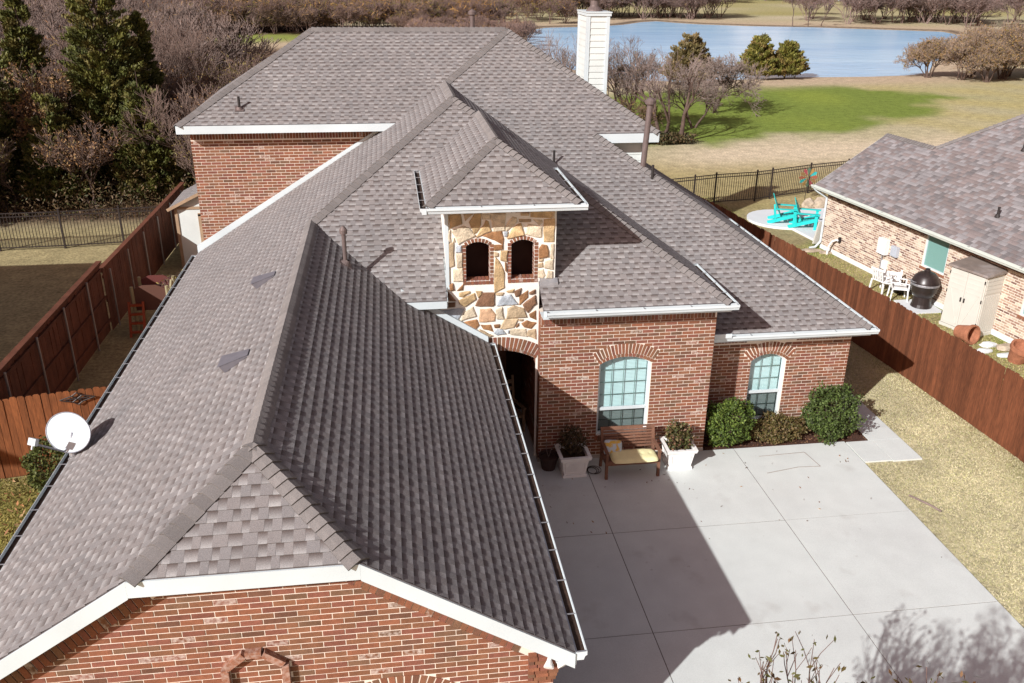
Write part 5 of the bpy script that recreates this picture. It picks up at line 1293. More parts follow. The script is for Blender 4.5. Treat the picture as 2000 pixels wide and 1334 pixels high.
# ---------------- satellite dish
di = lthing('satellite_dish', 'white oval satellite dish on the left roof edge above the gutter', 'satellite dish', (-5.27, 13.2, 3.02), 0, None, 1.12)
ax = Vector((-.42, -.78, .46)).normalized(); sx = Vector((0, 0, 1)).cross(ax).normalized(); sy = ax.cross(sx)
cen = Vector((-.06, .04, .31)); q = MB(); vs = []; fs = []; NR, NS = 7, 36
def dpt(r, a, off=0.0): return cen+sx*(.405*r*math.cos(a))+sy*(.285*r*math.sin(a))+ax*(.075*(r*r-1)+off)
vs.append(dpt(0, 0))
for i in range(1, NR+1): vs += [dpt(i/NR, 2*math.pi*k/NS) for k in range(NS)]
for k in range(NS): fs.append((0, 1+k, 1+(k+1) % NS))
for i in range(NR-1):
    for k in range(NS): a = 1+i*NS; fs.append((a+k, a+NS+k, a+NS+(k+1) % NS, a+(k+1) % NS))
n = len(vs); vs2 = [v-ax*.012 for v in vs]; o = 1+(NR-1)*NS
q.add(vs+vs2, fs+[tuple(n+i for i in reversed(f)) for f in fs]+[(o+k, n+o+k, n+o+(k+1) % NS, o+(k+1) % NS) for k in range(NS)])
refl = q.build('reflector', 'dish', di, smooth=True)
q = MB(); q.path([dpt(1.0, 2*math.pi*k/40, .002) for k in range(41)], .007, 6); q.build('rim', 'dish_grey', refl)
# print on the reflector: round emblem and wordmark
em = MB(); c0 = (-.09, .14)
def sp(x, y, off=.004): return cen+sx*x+sy*y+ax*(.075*((x/.405)**2+(y/.285)**2-1)+off)
em.add([sp(c0[0], c0[1])]+[sp(c0[0]+.034*math.cos(2*math.pi*k/20), c0[1]+.034*math.sin(2*math.pi*k/20)) for k in range(20)], [(0, 1+k, 1+(k+1) % 20) for k in range(20)]); em.build('emblem', 'dish_print', refl)
cu_ = bpy.data.curves.new('lettering', 'FONT'); cu_.body = 'DIRECTV'; cu_.size = .058; cu_.resolution_u = 2
to = bpy.data.objects.new('lettering', cu_); C.objects.link(to); bpy.context.view_layer.update()
tm = bpy.data.meshes.new_from_object(to.evaluated_get(bpy.context.evaluated_depsgraph_get())); bpy.data.objects.remove(to)
q = MB(); q.add([sp(c0[0]+.05+v.co.x, c0[1]-.022+v.co.y) for v in tm.vertices], [tuple(p.vertices) for p in tm.polygons]); q.build('lettering', 'dish_print', refl)
foot = Vector((-.05, .02, -.06)); low = dpt(1.0, -math.pi/2)
q = MB(); q.tube(foot, foot+Vector((0, .02, .17)), .03, .03, 10); q.tube(foot+Vector((0, .02, .15)), cen-ax*.08, .028, .022, 10); q.build('mast', 'dish_grey', di)
q = MB(); q.box(foot+Vector((0, 0, .01)), (.16, .12, .012), R=NRM('L').to_track_quat('Z', 'Y').to_matrix()); q.lathe([(.06, .0), (.055, .05), (.0, .06)], foot+Vector((.02, -.03, .03)), 12); q.build('foot', 'galv', di)
lnb = cen+ax*.48-sy*.18-sx*.10
q = MB(); q.beam(low-ax*.03, lnb-ax*.03, .03, .022); q.build('feed_arm', 'dish_grey', di)
q = MB(); R = (-ax).to_track_quat('Z', 'Y').to_matrix(); q.box(lnb+sy*.03, (.13, .10, .06), R=R); q.lathe([(.035, .02), (.042, .05), (.0, .052)], lnb+sy*.03, 12, R=R); q.beam(lnb-sy*.02, lnb-sy*.08, .02, .02); q.build('feed_horn', 'dish', di)
# ---------------- garden shed, play set at left
gsh = thing('garden_shed', 'white garden shed with tan trim and grey gabled roof beside the rear brick wall', 'shed', (-6.3, 32.5, 0))
q = MB(); q.prism([(-7.65, 31.75, 0), (-4.7, 31.75, 0), (-4.7, 31.75, 2.3), (-6.17, 31.75, 3.0), (-7.65, 31.75, 2.3)], (0, 2.6, 0)); q.build('body', 'siding_paint', gsh)
q = MB()
for x in (-7.6, -4.75): q.bx(x-.05, x+.05, 31.71, 31.76, 0, 2.28)
q.bx(-7.55, -4.8, 31.715, 31.755, 2.2, 2.29); q.bx(-6.86, -6.75, 31.69, 31.76, 0, 2.02); q.bx(-6.86, -5.4, 31.69, 31.76, 1.95, 2.05); q.bx(-6.62, -6.52, 31.70, 31.76, .1, 1.93); q.bx(-5.5, -5.4, 31.69, 31.76, 0, 1.95); q.build('trim', 'trim_wood', gsh)
q = MB(); q.bx(-6.74, -5.51, 31.72, 31.76, .03, 1.94); q.build('door', 'siding_paint', gsh)
rr = MB(); A_, B_, C_, D_2 = (-7.85, 31.55, 2.22), (-6.17, 31.55, 3.05), (-6.17, 34.5, 3.05), (-7.85, 34.5, 2.22); deck(rr, [A_, B_, C_, D_2], .04); deck(rr, [B_, (-4.5, 31.55, 2.22), (-4.5, 34.5, 2.22), C_], .04); rf_ = rr.build('roof', 'deck', gsh)
sp_ = MB(); roof_plane([A_, B_, C_, D_2], lambda v, f, c, q: sp_.add(v, f, c)); roof_plane([B_, (-4.5, 31.55, 2.22), (-4.5, 34.5, 2.22), C_], lambda v, f, c, q: sp_.add(v, f, c)); sp_.build('shingle_field', 'shingle', rf_, kind='stuff')
q = MB(); q.beam(A_, B_, .03, .1); q.beam(B_, (-4.5, 31.55, 2.22), .03, .1); q.build('rake_board', 'trim_wood', gsh)
py_ = lthing('play_gym', 'brown plastic toddler climbing gym with orange ladder in the left yard', 'play set', (-7.25, 26.2, 0))
for x in (-.5, .5):
    for y in (-.45, .45): q = MB(); q.tube((x, y, 0), (x, y, 1.45), .05, .05, 8); q.build('post', 'play_tan', py_)
q = MB(); q.bx(-.5, .5, -.45, .45, .70, .76); q.build('deck', 'play_brown', py_)
for y in (-.45, .45): q = MB(); q.prism([(-.5, y, .76), (.5, y, .76), (.5, y, 1.35), (.2, y, 1.48), (-.2, y, 1.48), (-.5, y, 1.35)], (0, .04, 0)); q.build('side_panel', 'play_brown' if y < 0 else 'play_red', py_)
q = MB(); q.prism([(.52, -.2, 0), (.52, .15, 0), (.52, .15, 1.35), (.52, -.03, 1.5), (.52, -.2, 1.35)], (.05, 0, 0)); q.build('arch_panel', 'play_tan', py_)
for x in (-.62, -.22): q = MB(); q.beam((x, -.85, 0), (x, -.5, 1.0), .06, .07); q.build('ladder_rail', 'play_orange', py_)
for i in range(4): q = MB(); q.box((-.42, -.80+.09*i, .15+.25*i), (.36, .12, .05)); q.build('ladder_step', 'play_orange', py_)
# stick and rubbish on the lawn
st = thing('broken_stick', 'grey broken stick lying on the dry lawn beside the drive', 'stick', (10.8, 14.2, .02)); q = MB(); q.path([(10.62, 14.55, .02), (10.74, 14.3, .035), (10.84, 14.15, .03), (10.96, 13.9, .02)], .022, 6); q.build('stick', 'bark_grey', st)
# neighbour's house to the left, out of view: its shadow falls on the left yard
n2 = thing('left_neighbour_house', 'two storey brick house left of the picture, shading the left yard', 'house', (-21, 19, 0))
q = MB(); q.bx(-28, -15.6, 11.5, 25.5, 0, 5.9); q.build('wall', 'nh_mortar', n2)
q = MB(); E_ = [(-28.4, 11.1, 5.9), (-15.2, 11.1, 5.9), (-15.2, 25.9, 5.9), (-28.4, 25.9, 5.9)]; r0 = (-21.8, 17.0, 9.9); r1 = (-21.8, 20.8, 9.9)
q.add(E_+[r0, r1], [(0, 1, 4), (1, 2, 5, 4), (2, 3, 5), (3, 0, 4, 5), (0, 3, 2, 1)]); q.build('roof', 'asphalt_roof_plain', n2)
for y in (14, 18, 22): q = MB(); q.bx(-15.6, -15.56, y, y+1.1, 1.0, 2.4); q.build('window', 'blind_dim', n2); q = MB(); q.bx(-15.6, -15.56, y, y+1.1, 3.8, 5.1); q.build('window', 'blind_dim', n2)
# ================================================================== vegetation
def tubes_np(segs, n_of):
    """segs: list of (p0, p1, r0, r1) -> vertices, quads"""
    V = []; F = []; o = 0
    for p0, p1, r0, r1 in segs:
        n = n_of(r0); d = (p1-p0); L = d.length
        if L < 1e-5: continue
        d /= L; x = d.orthogonal().normalized(); y = d.cross(x)
        for p, r in ((p0, r0), (p1, r1)):
            for i in range(n): a = 6.28318*i/n; V.append(p+x*(r*math.cos(a))+y*(r*math.sin(a)))
        F += [(o+i, o+(i+1) % n, o+n+(i+1) % n, o+n+i) for i in range(n)]; o += 2*n
    return V, F
def grow(seed, h, lev=5, kids=(2, 4), spread=.65, trunk=.16, up=.25, r0=None, tmin=.007, stems=1, lean=(0, 0), taper=.62, sidep=.75, tl=.30):
    r = random.Random(seed); segs = [[] for _ in range(lev+1)]; tips = []
    def rec(p, d, L, rad, l):
        n = 3 if l < 2 else 2; q = p
        for i in range(n):
            d = (d+Vector((r.gauss(0, .16), r.gauss(0, .16), r.gauss(0, .10)+up*.25))).normalized()
            e = q+d*(L/n); ra = max(tmin, rad*(1-.35*i/n)); rb = max(tmin*.8, rad*(1-.35*(i+1)/n)); segs[l].append((q, e, ra, rb))
            q = e
            if l < lev and l > 0 and i < n-1 and r.random() < sidep: side(q, d, L, rad*.55, l)
        if l < lev:
            for _ in range(r.randint(*kids)): side(q, d, L, rad*taper, l)
        else: tips.append((q, d))
    def side(q, d, L, rad, l):
        a = r.uniform(0, 6.283); o = d.orthogonal().normalized(); o.rotate(Quaternion(d, a))
        nd = (d+o*r.uniform(spread*.5, spread*1.3)+Vector((0, 0, up))).normalized()
        rec(q, nd, L*r.uniform(.58, .86), max(tmin, rad*r.uniform(.85, 1.1)), l+1)
    for s in range(stems):
        a = r.uniform(0, 6.28); k = .0 if stems == 1 else .35
        rec(Vector((.12*math.cos(a)*(stems > 1), .12*math.sin(a)*(stems > 1), -.05)), Vector((k*math.cos(a)+lean[0], k*math.sin(a)+lean[1], 1)).normalized(), h*tl, r0 or h*.02, 0)
    allp = [s[1].z for l in segs for s in l]; f = h/max(allp)
    segs = [[(a*f, b*f, c, e) for a, b, c, e in l] for l in segs]; tips = [(p*f, d) for p, d in tips]
    return segs, tips
def leafset(pts, size, cols, r, elong=1.6, k=1, wid=.55):
    """small leaf quads at points: returns v, f, c numpy"""
    n = len(pts)*k; P = np.repeat(np.array(pts, float), k, 0)
    a = r.normal(size=(n, 3)); a /= np.linalg.norm(a, axis=1)[:, None]; b = r.normal(size=(n, 3)); b -= a*(a*b).sum(1)[:, None]; b /= np.linalg.norm(b, axis=1)[:, None]
    s = size*r.uniform(.6, 1.3, (n, 1)); P = P+r.normal(size=(n, 3))*size*(.0 if k == 1 else 1.2)
    v = np.stack([P-a*s*elong, P-b*s*wid, P+a*s*elong, P+b*s*wid], 1).reshape(-1, 3)
    f = np.arange(n*4).reshape(-1, 4); ci = r.integers(0, len(cols), n); c = np.array(cols)[ci]*r.uniform(.7, 1.25, (n, 1)); c = np.repeat(c, 4, 0)
    return v, f, c
def bare_tree(label, loc, h, seed, rot=0.0, group='bare trees behind the houses', lev=5, leaves=None, nleaf=0, lsize=.06, twigc=(.17, .115, .10), barkm='bark', **kw):
    segs, tips = grow(seed, h, lev, **kw)
    t = lthing('bare_tree' if not leaves else 'leafy_tree', label, 'tree', loc, rot, group)
    V, F = tubes_np([s for l in segs[:2] for s in l], lambda r: 7); raw('trunk', [tuple(v) for v in V], fan(F), (1, 1, 1), barkm, t) if False else build_tubes('trunk', segs[:2], 7, barkm, t)
    build_tubes('branches', segs[2:4], 4, barkm, t)['kind'] = 'stuff'; build_tubes('twigs', segs[4:], 3, 'twig', t, twigc)['kind'] = 'stuff'
    if leaves:
        r = np.random.default_rng(seed); pts = [tuple(p) for p, d in tips]
        if nleaf < len(pts): idx = r.choice(len(pts), nleaf, replace=False); pts = [pts[i] for i in idx]; k = 1
        else: k = max(1, int(nleaf/len(pts)))
        v, f, c = leafset(pts, lsize, leaves, r, 1.3, k); raw('leaves', v, f, c, 'leaf', t, kind='stuff')
    return t
def fan(F): return F
def build_tubes(name, levels, n, m, parent, col=(1, 1, 1)):
    V, F = tubes_np([s for l in levels for s in l], lambda r: n)
    if not V: return None
    return raw(name, np.array([tuple(v) for v in V]), np.array(F), col, m, parent)
def cedar(label, loc, h, R, seed, n=230, per=60, cols=None, group='evergreen cedars', rot=0.0, base=.06, lsz=.10, pw=.75, bare=0.0, name='cedar_tree'):
    r = np.random.default_rng(seed); cols = cols or [(.092, .10, .023), (.125, .125, .028), (.064, .072, .018), (.14, .12, .035)]
    t = lthing(name, label, 'tree', loc, rot, group)
    q = MB(); q.tube((0, 0, -.05), (0, 0, h*.5), .035*h*.5, .02*h*.5, 8); q.tube((0, 0, h*.5), (0, 0, h*.97), .02*h*.5, .01, 6); q.build('trunk', 'bark', t)
    pts = []; br = MB(); dirs = []
    for i in range(n):
        tt = base+(1-base)*(1-math.sqrt(1-r.uniform(0, 1)*.985)); rad = R*(1-tt)**pw*r.uniform(.65, 1.12)+.06; a = r.uniform(0, 6.283)
        zz = tt*h; tip = np.array((rad*math.cos(a), rad*math.sin(a), zz+rad*.28)); o = np.array((0, 0, max(.1, zz-rad*.25)))
        if i % 4 == 0: br.tube(tuple(o), tuple(o+(tip-o)*.9), .012, .006, 3, False)
        m = per; s = r.uniform(.35, 1.0, m)**.7; c = o+(tip-o)*s[:, None]; c += r.normal(size=(m, 3))*(.055*R+.05)*np.array((1, 1, .7))*(.4+.8*(1-s))[:, None]
        pts.append(c); dirs.append(np.repeat(((tip-o)/np.linalg.norm(tip-o)+np.array((0, 0, .55)))[None], m, 0))
    br.build('branches', 'bark', t, kind='stuff')
    P = np.concatenate(pts); D = np.concatenate(dirs); N = len(P); a = D+r.normal(size=(N, 3))*.55; a /= np.linalg.norm(a, axis=1)[:, None]
    b = r.normal(size=(N, 3)); b -= a*(a*b).sum(1)[:, None]; b /= np.linalg.norm(b, axis=1)[:, None]; s = lsz*r.uniform(.6, 1.4, (N, 1))
    v = np.stack([P-a*s, P+b*s*.45, P+a*s*1.2, P-b*s*.45], 1).reshape(-1, 3); ci = np.repeat(r.integers(0, len(cols), n), per); c = np.array(cols)[ci]*r.uniform(.75, 1.25, (N, 1))
    raw('foliage', v, np.arange(N*4).reshape(-1, 4), np.repeat(c, 4, 0), 'leaf', t, kind='stuff')
    return t
def hedge(name, label, loc, rx, ry, rz, seed, n=5200, size=.032, cols=None, group=None, sq=2.6, hollow=.62, cat='shrub', zlow=.0):
    r = np.random.default_rng(seed); cols = cols or [(.055, .085, .018), (.075, .115, .022), (.10, .14, .030), (.04, .06, .016)]
    t = lthing(name, label, cat, loc, 0, group)
    d = r.normal(size=(n, 3)); d /= np.linalg.norm(d, axis=1)[:, None]
    k = (np.abs(d)**sq).sum(1)**(-1/sq); lump = 1+.10*np.sin(d[:, 0]*7+seed)+.10*np.sin(d[:, 1]*6+d[:, 2]*8+seed*2)+.05*np.sin(d[:, 2]*13+d[:, 0]*9)
    cd_ = r.normal(size=(70, 3)); cd_ /= np.linalg.norm(cd_, axis=1)[:, None]; near = np.argmax(d@cd_.T, 1); lump = lump*r.uniform(.84, 1.13, 70)[near]; s = r.uniform(hollow, 1.0, n)**.6*lump; P = d*(k*s)[:, None]*np.array((rx, ry, rz)); P[:, 2] += rz; P = P[P[:, 2] > zlow]; N = len(P); d = d[:N]
    a = r.normal(size=(N, 3))+np.array((0, 0, .5)); a /= np.linalg.norm(a, axis=1)[:, None]; b = r.normal(size=(N, 3)); b -= a*(a*b).sum(1)[:, None]; b /= np.linalg.norm(b, axis=1)[:, None]
    q = size*r.uniform(.6, 1.35, (N, 1)); v = np.stack([P-a*q, P-b*q*.6, P+a*q*1.1, P+b*q*.6], 1).reshape(-1, 3)
    ci = r.integers(0, len(cols), N); c = np.array(cols)[ci]*r.uniform(.75, 1.25, (N, 1)); raw('leaves', v, np.arange(N*4).reshape(-1, 4), np.repeat(c, 4, 0), 'leaf', t, kind='stuff')
    st = MB(); rr = random.Random(seed)
    for i in range(26):
        a = rr.uniform(0, 6.28); e = rr.uniform(.3, .85); st.tube((.06*math.cos(a), .06*math.sin(a), -.02), (rx*e*math.cos(a), ry*e*math.sin(a), rz*rr.uniform(.6, 1.7)), .012, .004, 4, False)
    st.build('stems', 'bark', t, kind='stuff'); return t
GRN = [(.060, .095, .016), (.085, .130, .022), (.12, .165, .030), (.04, .065, .014)]
hedge('clipped_shrub', 'round bright green clipped shrub left of the small arched window', (7.52, 17.05, 0), .50, .42, .60, 1, 6500, .03, GRN, 'shrubs in the mulch bed')
hedge('low_shrub', 'low olive brown shrub in the middle of the mulch bed', (8.72, 17.15, 0), .68, .34, .34, 2, 5200, .028, [(.095, .080, .024), (.12, .085, .03), (.075, .07, .02), (.14, .095, .045)], 'shrubs in the mulch bed', sq=2.2)
hedge('clipped_shrub', 'round dark green clipped shrub at the right corner of the house', (10.0, 17.1, 0), .60, .48, .66, 3, 7500, .032, [(.05, .075, .018), (.065, .10, .022), (.085, .12, .03), (.035, .05, .014)], 'shrubs in the mulch bed')
hedge('clipped_shrub', 'dense green shrub below the satellite dish at the cedar fence', (-7.25, 17.0, 0), .58, .45, .60, 4, 6000, .032, [(.06, .075, .016), (.08, .10, .02), (.10, .115, .03), (.04, .05, .014)])
PC = [(.075, .075, .022), (.11, .085, .030), (.05, .06, .018), (.16, .085, .05)]
hedge('planter_shrub', 'loose reddish green shrub growing in the sunlit white planter', (6.08, 16.40, .43), .36, .34, .32, 5, 1500, .032, PC, 'shrubs in the planters', 2.0, .3)
hedge('planter_shrub', 'dark shrub growing in the shaded white planter', (3.68, 16.38, .43), .33, .30, .36, 6, 1000, .03, [(.05, .04, .018), (.07, .045, .02)], 'shrubs in the planters', 2.0, .3)
# small tree in front of the drive: its top twigs reach into the picture and its shadow falls on the slabs
bare_tree('slim young tree in front of the drive with sparse leaves on its topmost twigs', (3.75, 5.45, 0), 4.34, 77, .4, 'trees beside the drive', lev=4, kids=(3, 4), spread=.60, up=.34, leaves=[(.10, .075, .022), (.12, .06, .02), (.08, .08, .02)], nleaf=3200, lsize=.03, tmin=.005, r0=.05, stems=3)
bare_tree('leafy ornamental tree below the picture edge whose soft shadow falls on the drive', (1.75, 1.2, 0), 7.0, 91, .4, 'trees beside the drive', lev=5, kids=(2, 3), spread=.30, up=.34, leaves=[(.10, .075, .022), (.12, .06, .02), (.08, .08, .02)], nleaf=2600, lsize=.05, tmin=.006, r0=.07, tl=.40)
bare_tree('yellowing sapling beside the toddler climbing gym', (-6.45, 26.6, 0), 1.9, 78, 0, None, lev=4, kids=(2, 3), leaves=[(.42, .36, .10), (.36, .34, .16)], nleaf=70, lsize=.045, tmin=.006, r0=.02, stems=2, barkm='bark_grey')

# left woodland edge
BR = [(.20, .105, .045), (.26, .14, .055), (.16, .09, .045), (.30, .19, .08)]; OL = [(.16, .13, .04), (.20, .15, .045), (.13, .10, .035)]
cedar('tall dark green cedar at far left of the woodland edge', (-16.6, 45.5, 0), 10.2, 2.0, 31, 360, 150, group='cedars at the left woodland edge', lsz=.075, pw=.95)
cedar('tallest broad cedar second from left in the woodland', (-12.9, 44.6, 0), 11.2, 2.35, 32, 520, 150, group='cedars at the left woodland edge', lsz=.075, pw=.6)
cedar('slender cedar leaning on the right side of the tallest cedar', (-11.45, 45.6, 0), 9.0, 1.4, 33, 300, 140, group='cedars at the left woodland edge', lsz=.075)
cedar('dark cedar deep behind the iron fence below the tallest cedar', (-10.9, 42.0, 0), 6.0, 1.9, 34, 260, 130, group='cedars at the left woodland edge', lsz=.075)
cedar('low dark cedar behind the iron fence at far left', (-19.0, 42.0, 0), 6.3, 2.1, 35, 280, 130, group='cedars at the left woodland edge', lsz=.075)
cedar('dark cedar between the two tall cedars low behind the iron fence', (-14.7, 41.6, 0), 5.4, 1.8, 36, 260, 130, group='cedars at the left woodland edge', lsz=.075)
cedar('dark cedar filling the gap right of the far left cedar', (-17.0, 43.2, 0), 7.0, 2.0, 37, 280, 130, group='cedars at the left woodland edge', lsz=.075)
for i, (x, y, h, R) in enumerate(((-22.3, 35.3, 10.5, 2.4), (-20.2, 38.3, 10.0, 2.0), (-25.5, 37.5, 11.0, 2.5), (-23.2, 40.5, 11, 2.4))):  # unseen cedars added so their shadows darken the wood's lower part
    cedar(['dense unseen cedar nearest the iron fence, added for its shade', 'tall unseen cedar second along, added for its shade', 'smaller unseen cedar farthest back, added for its shade', 'broadest tall unseen cedar, added for its shade'][i], (x, y, 0), h, R, 40+i, 260, 90, group='unseen cedars added for shade', lsz=.13)
wl_list = [(-14.8, 43.3, 6.2, 51, BR, 1500, 'brown leaved oak between the two tall cedars'), (-9.6, 44.6, 5.2, 52, BR, 500, 'brown tinged tree between cedar and brick wall'), (-17.6, 49.5, 6.9, 53, None, 0, 'bare grey tree behind the far left cedar'),
           (-8.3, 47.0, 6.2, 54, OL, 420, 'sparse olive leaved tree left of the roof hip'), (-6.9, 43.0, 4.9, 55, None, 0, 'dark multi stem bare tree by the rear wall corner'), (-5.2, 47.5, 5.6, 56, None, 0, 'pale bare tree rising behind the left roof hip'),
           (-10.2, 51.0, 7.6, 57, None, 0, 'tall bare tree right of the tallest cedar'), (-21.0, 46.0, 6.2, 58, BR, 500, 'brown leaved tree at left picture edge'), (-3.2, 52.5, 5.6, 59, None, 0, 'thin bare tree over the small green meadow'), (-14.6, 53.0, 8.2, 60, None, 0, 'tall bare tree between the cedars'),
           (-7.6, 40.4, 4.4, 61, OL, 260, 'low brushy tree just behind the garden shed'), (-13.2, 40.6, 4.3, 62, BR, 500, 'low brown brushy tree behind the iron fence'), (-16.6, 40.4, 3.9, 63, OL, 420, 'low olive brushy tree behind the iron fence at left'), (-5.0, 41.6, 4.6, 64, None, 0, 'dark bare tree close behind the garden shed roof'), (-11.6, 47.6, 6.0, 65, BR, 500, 'rusty leaved tree half hidden by the tallest cedar'), (-8.9, 41.6, 5.4, 66, None, 0, 'bare tree right of the dark low cedar')]
for i, (x, y, h, sd_, lv, nl_, lb) in enumerate(wl_list):
    bare_tree(lb, (x, y, 0), h, sd_, i*.7, 'trees at the left woodland edge', lev=5, kids=(2, 4), spread=.62, up=.22, stems=(3 if i % 3 else 2), tmin=.010, leaves=lv, nleaf=nl_*5, lsize=.05, r0=h*.013, twigc=(.20, .14, .115))
# leafy understorey of the wood
r = np.random.default_rng(5)
N = 42000; P = np.stack([r.uniform(-24, -5, N), r.uniform(38.5, 50, N), np.zeros(N)], 1); P[:, 2] = np.abs(r.normal(size=N))*.9+.05*0
P[:, 2] *= .6+.8*np.abs(np.sin(P[:, 0]*1.3)*np.sin(P[:, 1]*1.1+1)); keep = ~((P[:, 0] > -9.5) & (P[:, 1] < 39.3)); P = P[keep]
v, f, c = leafset(P, .05, [(.075, .05, .025), (.10, .065, .03), (.055, .055, .018), (.12, .075, .035)], r); raw('understorey', v, f, c, 'leaf', kind='stuff')

# bare trees in front of the lake
LK = 'bare trees between the house and the lake'
bare_tree('big bare tree with forked trunk in front of the lake', (17.05, 54.2, 0), 5.75, 101, .3, LK, lev=6, kids=(2, 3), spread=.72, up=.13, sidep=.45, stems=2, tmin=.009, r0=.15, twigc=(.235, .185, .165))
bare_tree('bare tree with trunk leaning right, nearest the green field', (17.95, 53.4, 0), 5.6, 102, 0, LK, lev=6, kids=(2, 3), spread=.78, up=.10, sidep=.45, stems=1, tmin=.009, r0=.17, lean=(.32, .1), twigc=(.235, .185, .165))
bare_tree('bare tree close to the right side of the chimney', (14.9, 56.0, 0), 6.2, 103, 1.3, LK, lev=6, kids=(2, 3), spread=.6, up=.2, sidep=.5, stems=2, tmin=.0075, r0=.10, twigc=(.235, .185, .165))
bare_tree('bare tree directly behind the white chimney', (12.6, 58.0, 0), 6.3, 104, 2.0, LK, lev=6, kids=(2, 3), spread=.6, up=.2, sidep=.5, stems=2, tmin=.0075, r0=.10, twigc=(.235, .185, .165))
bare_tree('bare tree left of the chimney before the pale shore', (10.2, 57.0, 0), 6.4, 105, 2.6, LK, lev=6, kids=(2, 3), spread=.6, up=.2, sidep=.5, stems=2, tmin=.0075, r0=.10, twigc=(.235, .185, .165))
bare_tree('slim bare tree between chimney and forked tree', (15.9, 58.5, 0), 5.6, 106, .9, LK, lev=5, kids=(3, 4), spread=.6, up=.2, stems=2, tmin=.0075, r0=.08, twigc=(.235, .18, .15), leaves=OL, nleaf=160, lsize=.07)
bare_tree('low spreading bare tree right of the forked tree', (20.6, 58.5, 0), 4.4, 107, .2, LK, lev=6, kids=(2, 3), spread=.9, up=.05, stems=3, tmin=.0075, r0=.09, twigc=(.235, .185, .16))
bare_tree('bare tree leaning toward the cedars at the lake', (24.4, 65.0, 0), 4.3, 108, .2, LK, lev=5, kids=(3, 4), spread=.9, up=.05, stems=3, tmin=.014, r0=.08, twigc=(.235, .185, .16))
for i, (x, y, h) in enumerate(((12.0, 53.0, 3.1), (13.8, 52.2, 2.6), (10.2, 52.6, 3.2), (15.6, 55.6, 2.6))):
    bare_tree(['tangled brush under the tree beside the chimney', 'olive brush behind the right roof hip', 'brush left below the chimney', 'brush at the foot of the forked bare tree'][i], (x, y, 0), h, 120+i, i, 'brush below the bare trees', lev=5, kids=(2, 4), spread=.8, up=.1, stems=5, tl=.15, tmin=.009, leaves=OL, nleaf=500, lsize=.06, r0=.03, twigc=(.2, .13, .09))
hedge('scrub_bush', 'dark low scrub around the trunks beside the green field', (17.2, 53.3, 0), 1.7, .9, .33, 9, 2600, .08, [(.07, .055, .022), (.09, .06, .03), (.05, .05, .02)], None, 2, .3)
CL = [(.15, .15, .030), (.19, .17, .04), (.11, .11, .026), (.20, .15, .05)]
cedar('green cedar on the near lake shore, left of a pair', (36.0, 85.0, 0), 4.3, 2.3, 71, 210, 110, CL, 'cedars on the lake shore', lsz=.13, pw=.8)
cedar('green cedar on the near lake shore, right of a pair', (38.9, 85.2, 0), 3.7, 2.2, 72, 210, 110, CL, 'cedars on the lake shore', lsz=.13, pw=.7)
cedar('brownish loose conifer behind the bare trees at the lake', (27.2, 80.0, 0), 4.9, 2.6, 73, 210, 90, [(.165, .135, .055), (.20, .15, .07), (.14, .115, .05)], 'cedars on the lake shore', lsz=.12, pw=.65, name='conifer_tree')
# thicket on the right shore
TK = [(.23, .145, .045), (.27, .16, .055), (.18, .13, .04), (.30, .20, .085), (.15, .12, .035)]
pos = [(53.6, 84.5, 4.0), (55.8, 82.5, 4.9), (58.2, 84.5, 5.4), (60.4, 82.6, 5.0), (62.6, 85, 5.6), (65, 82.5, 5.2), (57.3, 80.6, 3.9), (61.6, 80.4, 4.4), (66.5, 80.6, 4.5), (68.0, 84.5, 5.5)]
tk = []
for i, (x, y, h) in enumerate(pos):
    lb = ['low tan thicket tree at the left end of the right shore clump', 'tan thicket tree second from left in the right shore clump', 'tall thicket tree behind the left part of the shore clump', 'thicket tree in the middle front of the shore clump', 'tallest thicket tree at the back of the shore clump', 'thicket tree right of the middle of the shore clump', 'short thicket tree at the front left of the shore clump', 'short thicket tree at the front middle of the shore clump', 'short thicket tree at the front right of the shore clump', 'thicket tree at the back right of the shore clump by the picture edge'][i]
    if i < 3:
        t = bare_tree(lb, (x, y, 0), h, 140+i, 0, 'thicket on the right lake shore', lev=5, kids=(3, 4), spread=.75, up=.16, stems=8, tl=.14, tmin=.012, leaves=TK, nleaf=5200, lsize=.062, r0=.06, twigc=(.28, .21, .16)); tk.append((t, h))
    else:
        b = tk[i % 3]; dup(b[0], (x, y, 0), i*1.1, lb, 'thicket on the right lake shore', h/b[1])
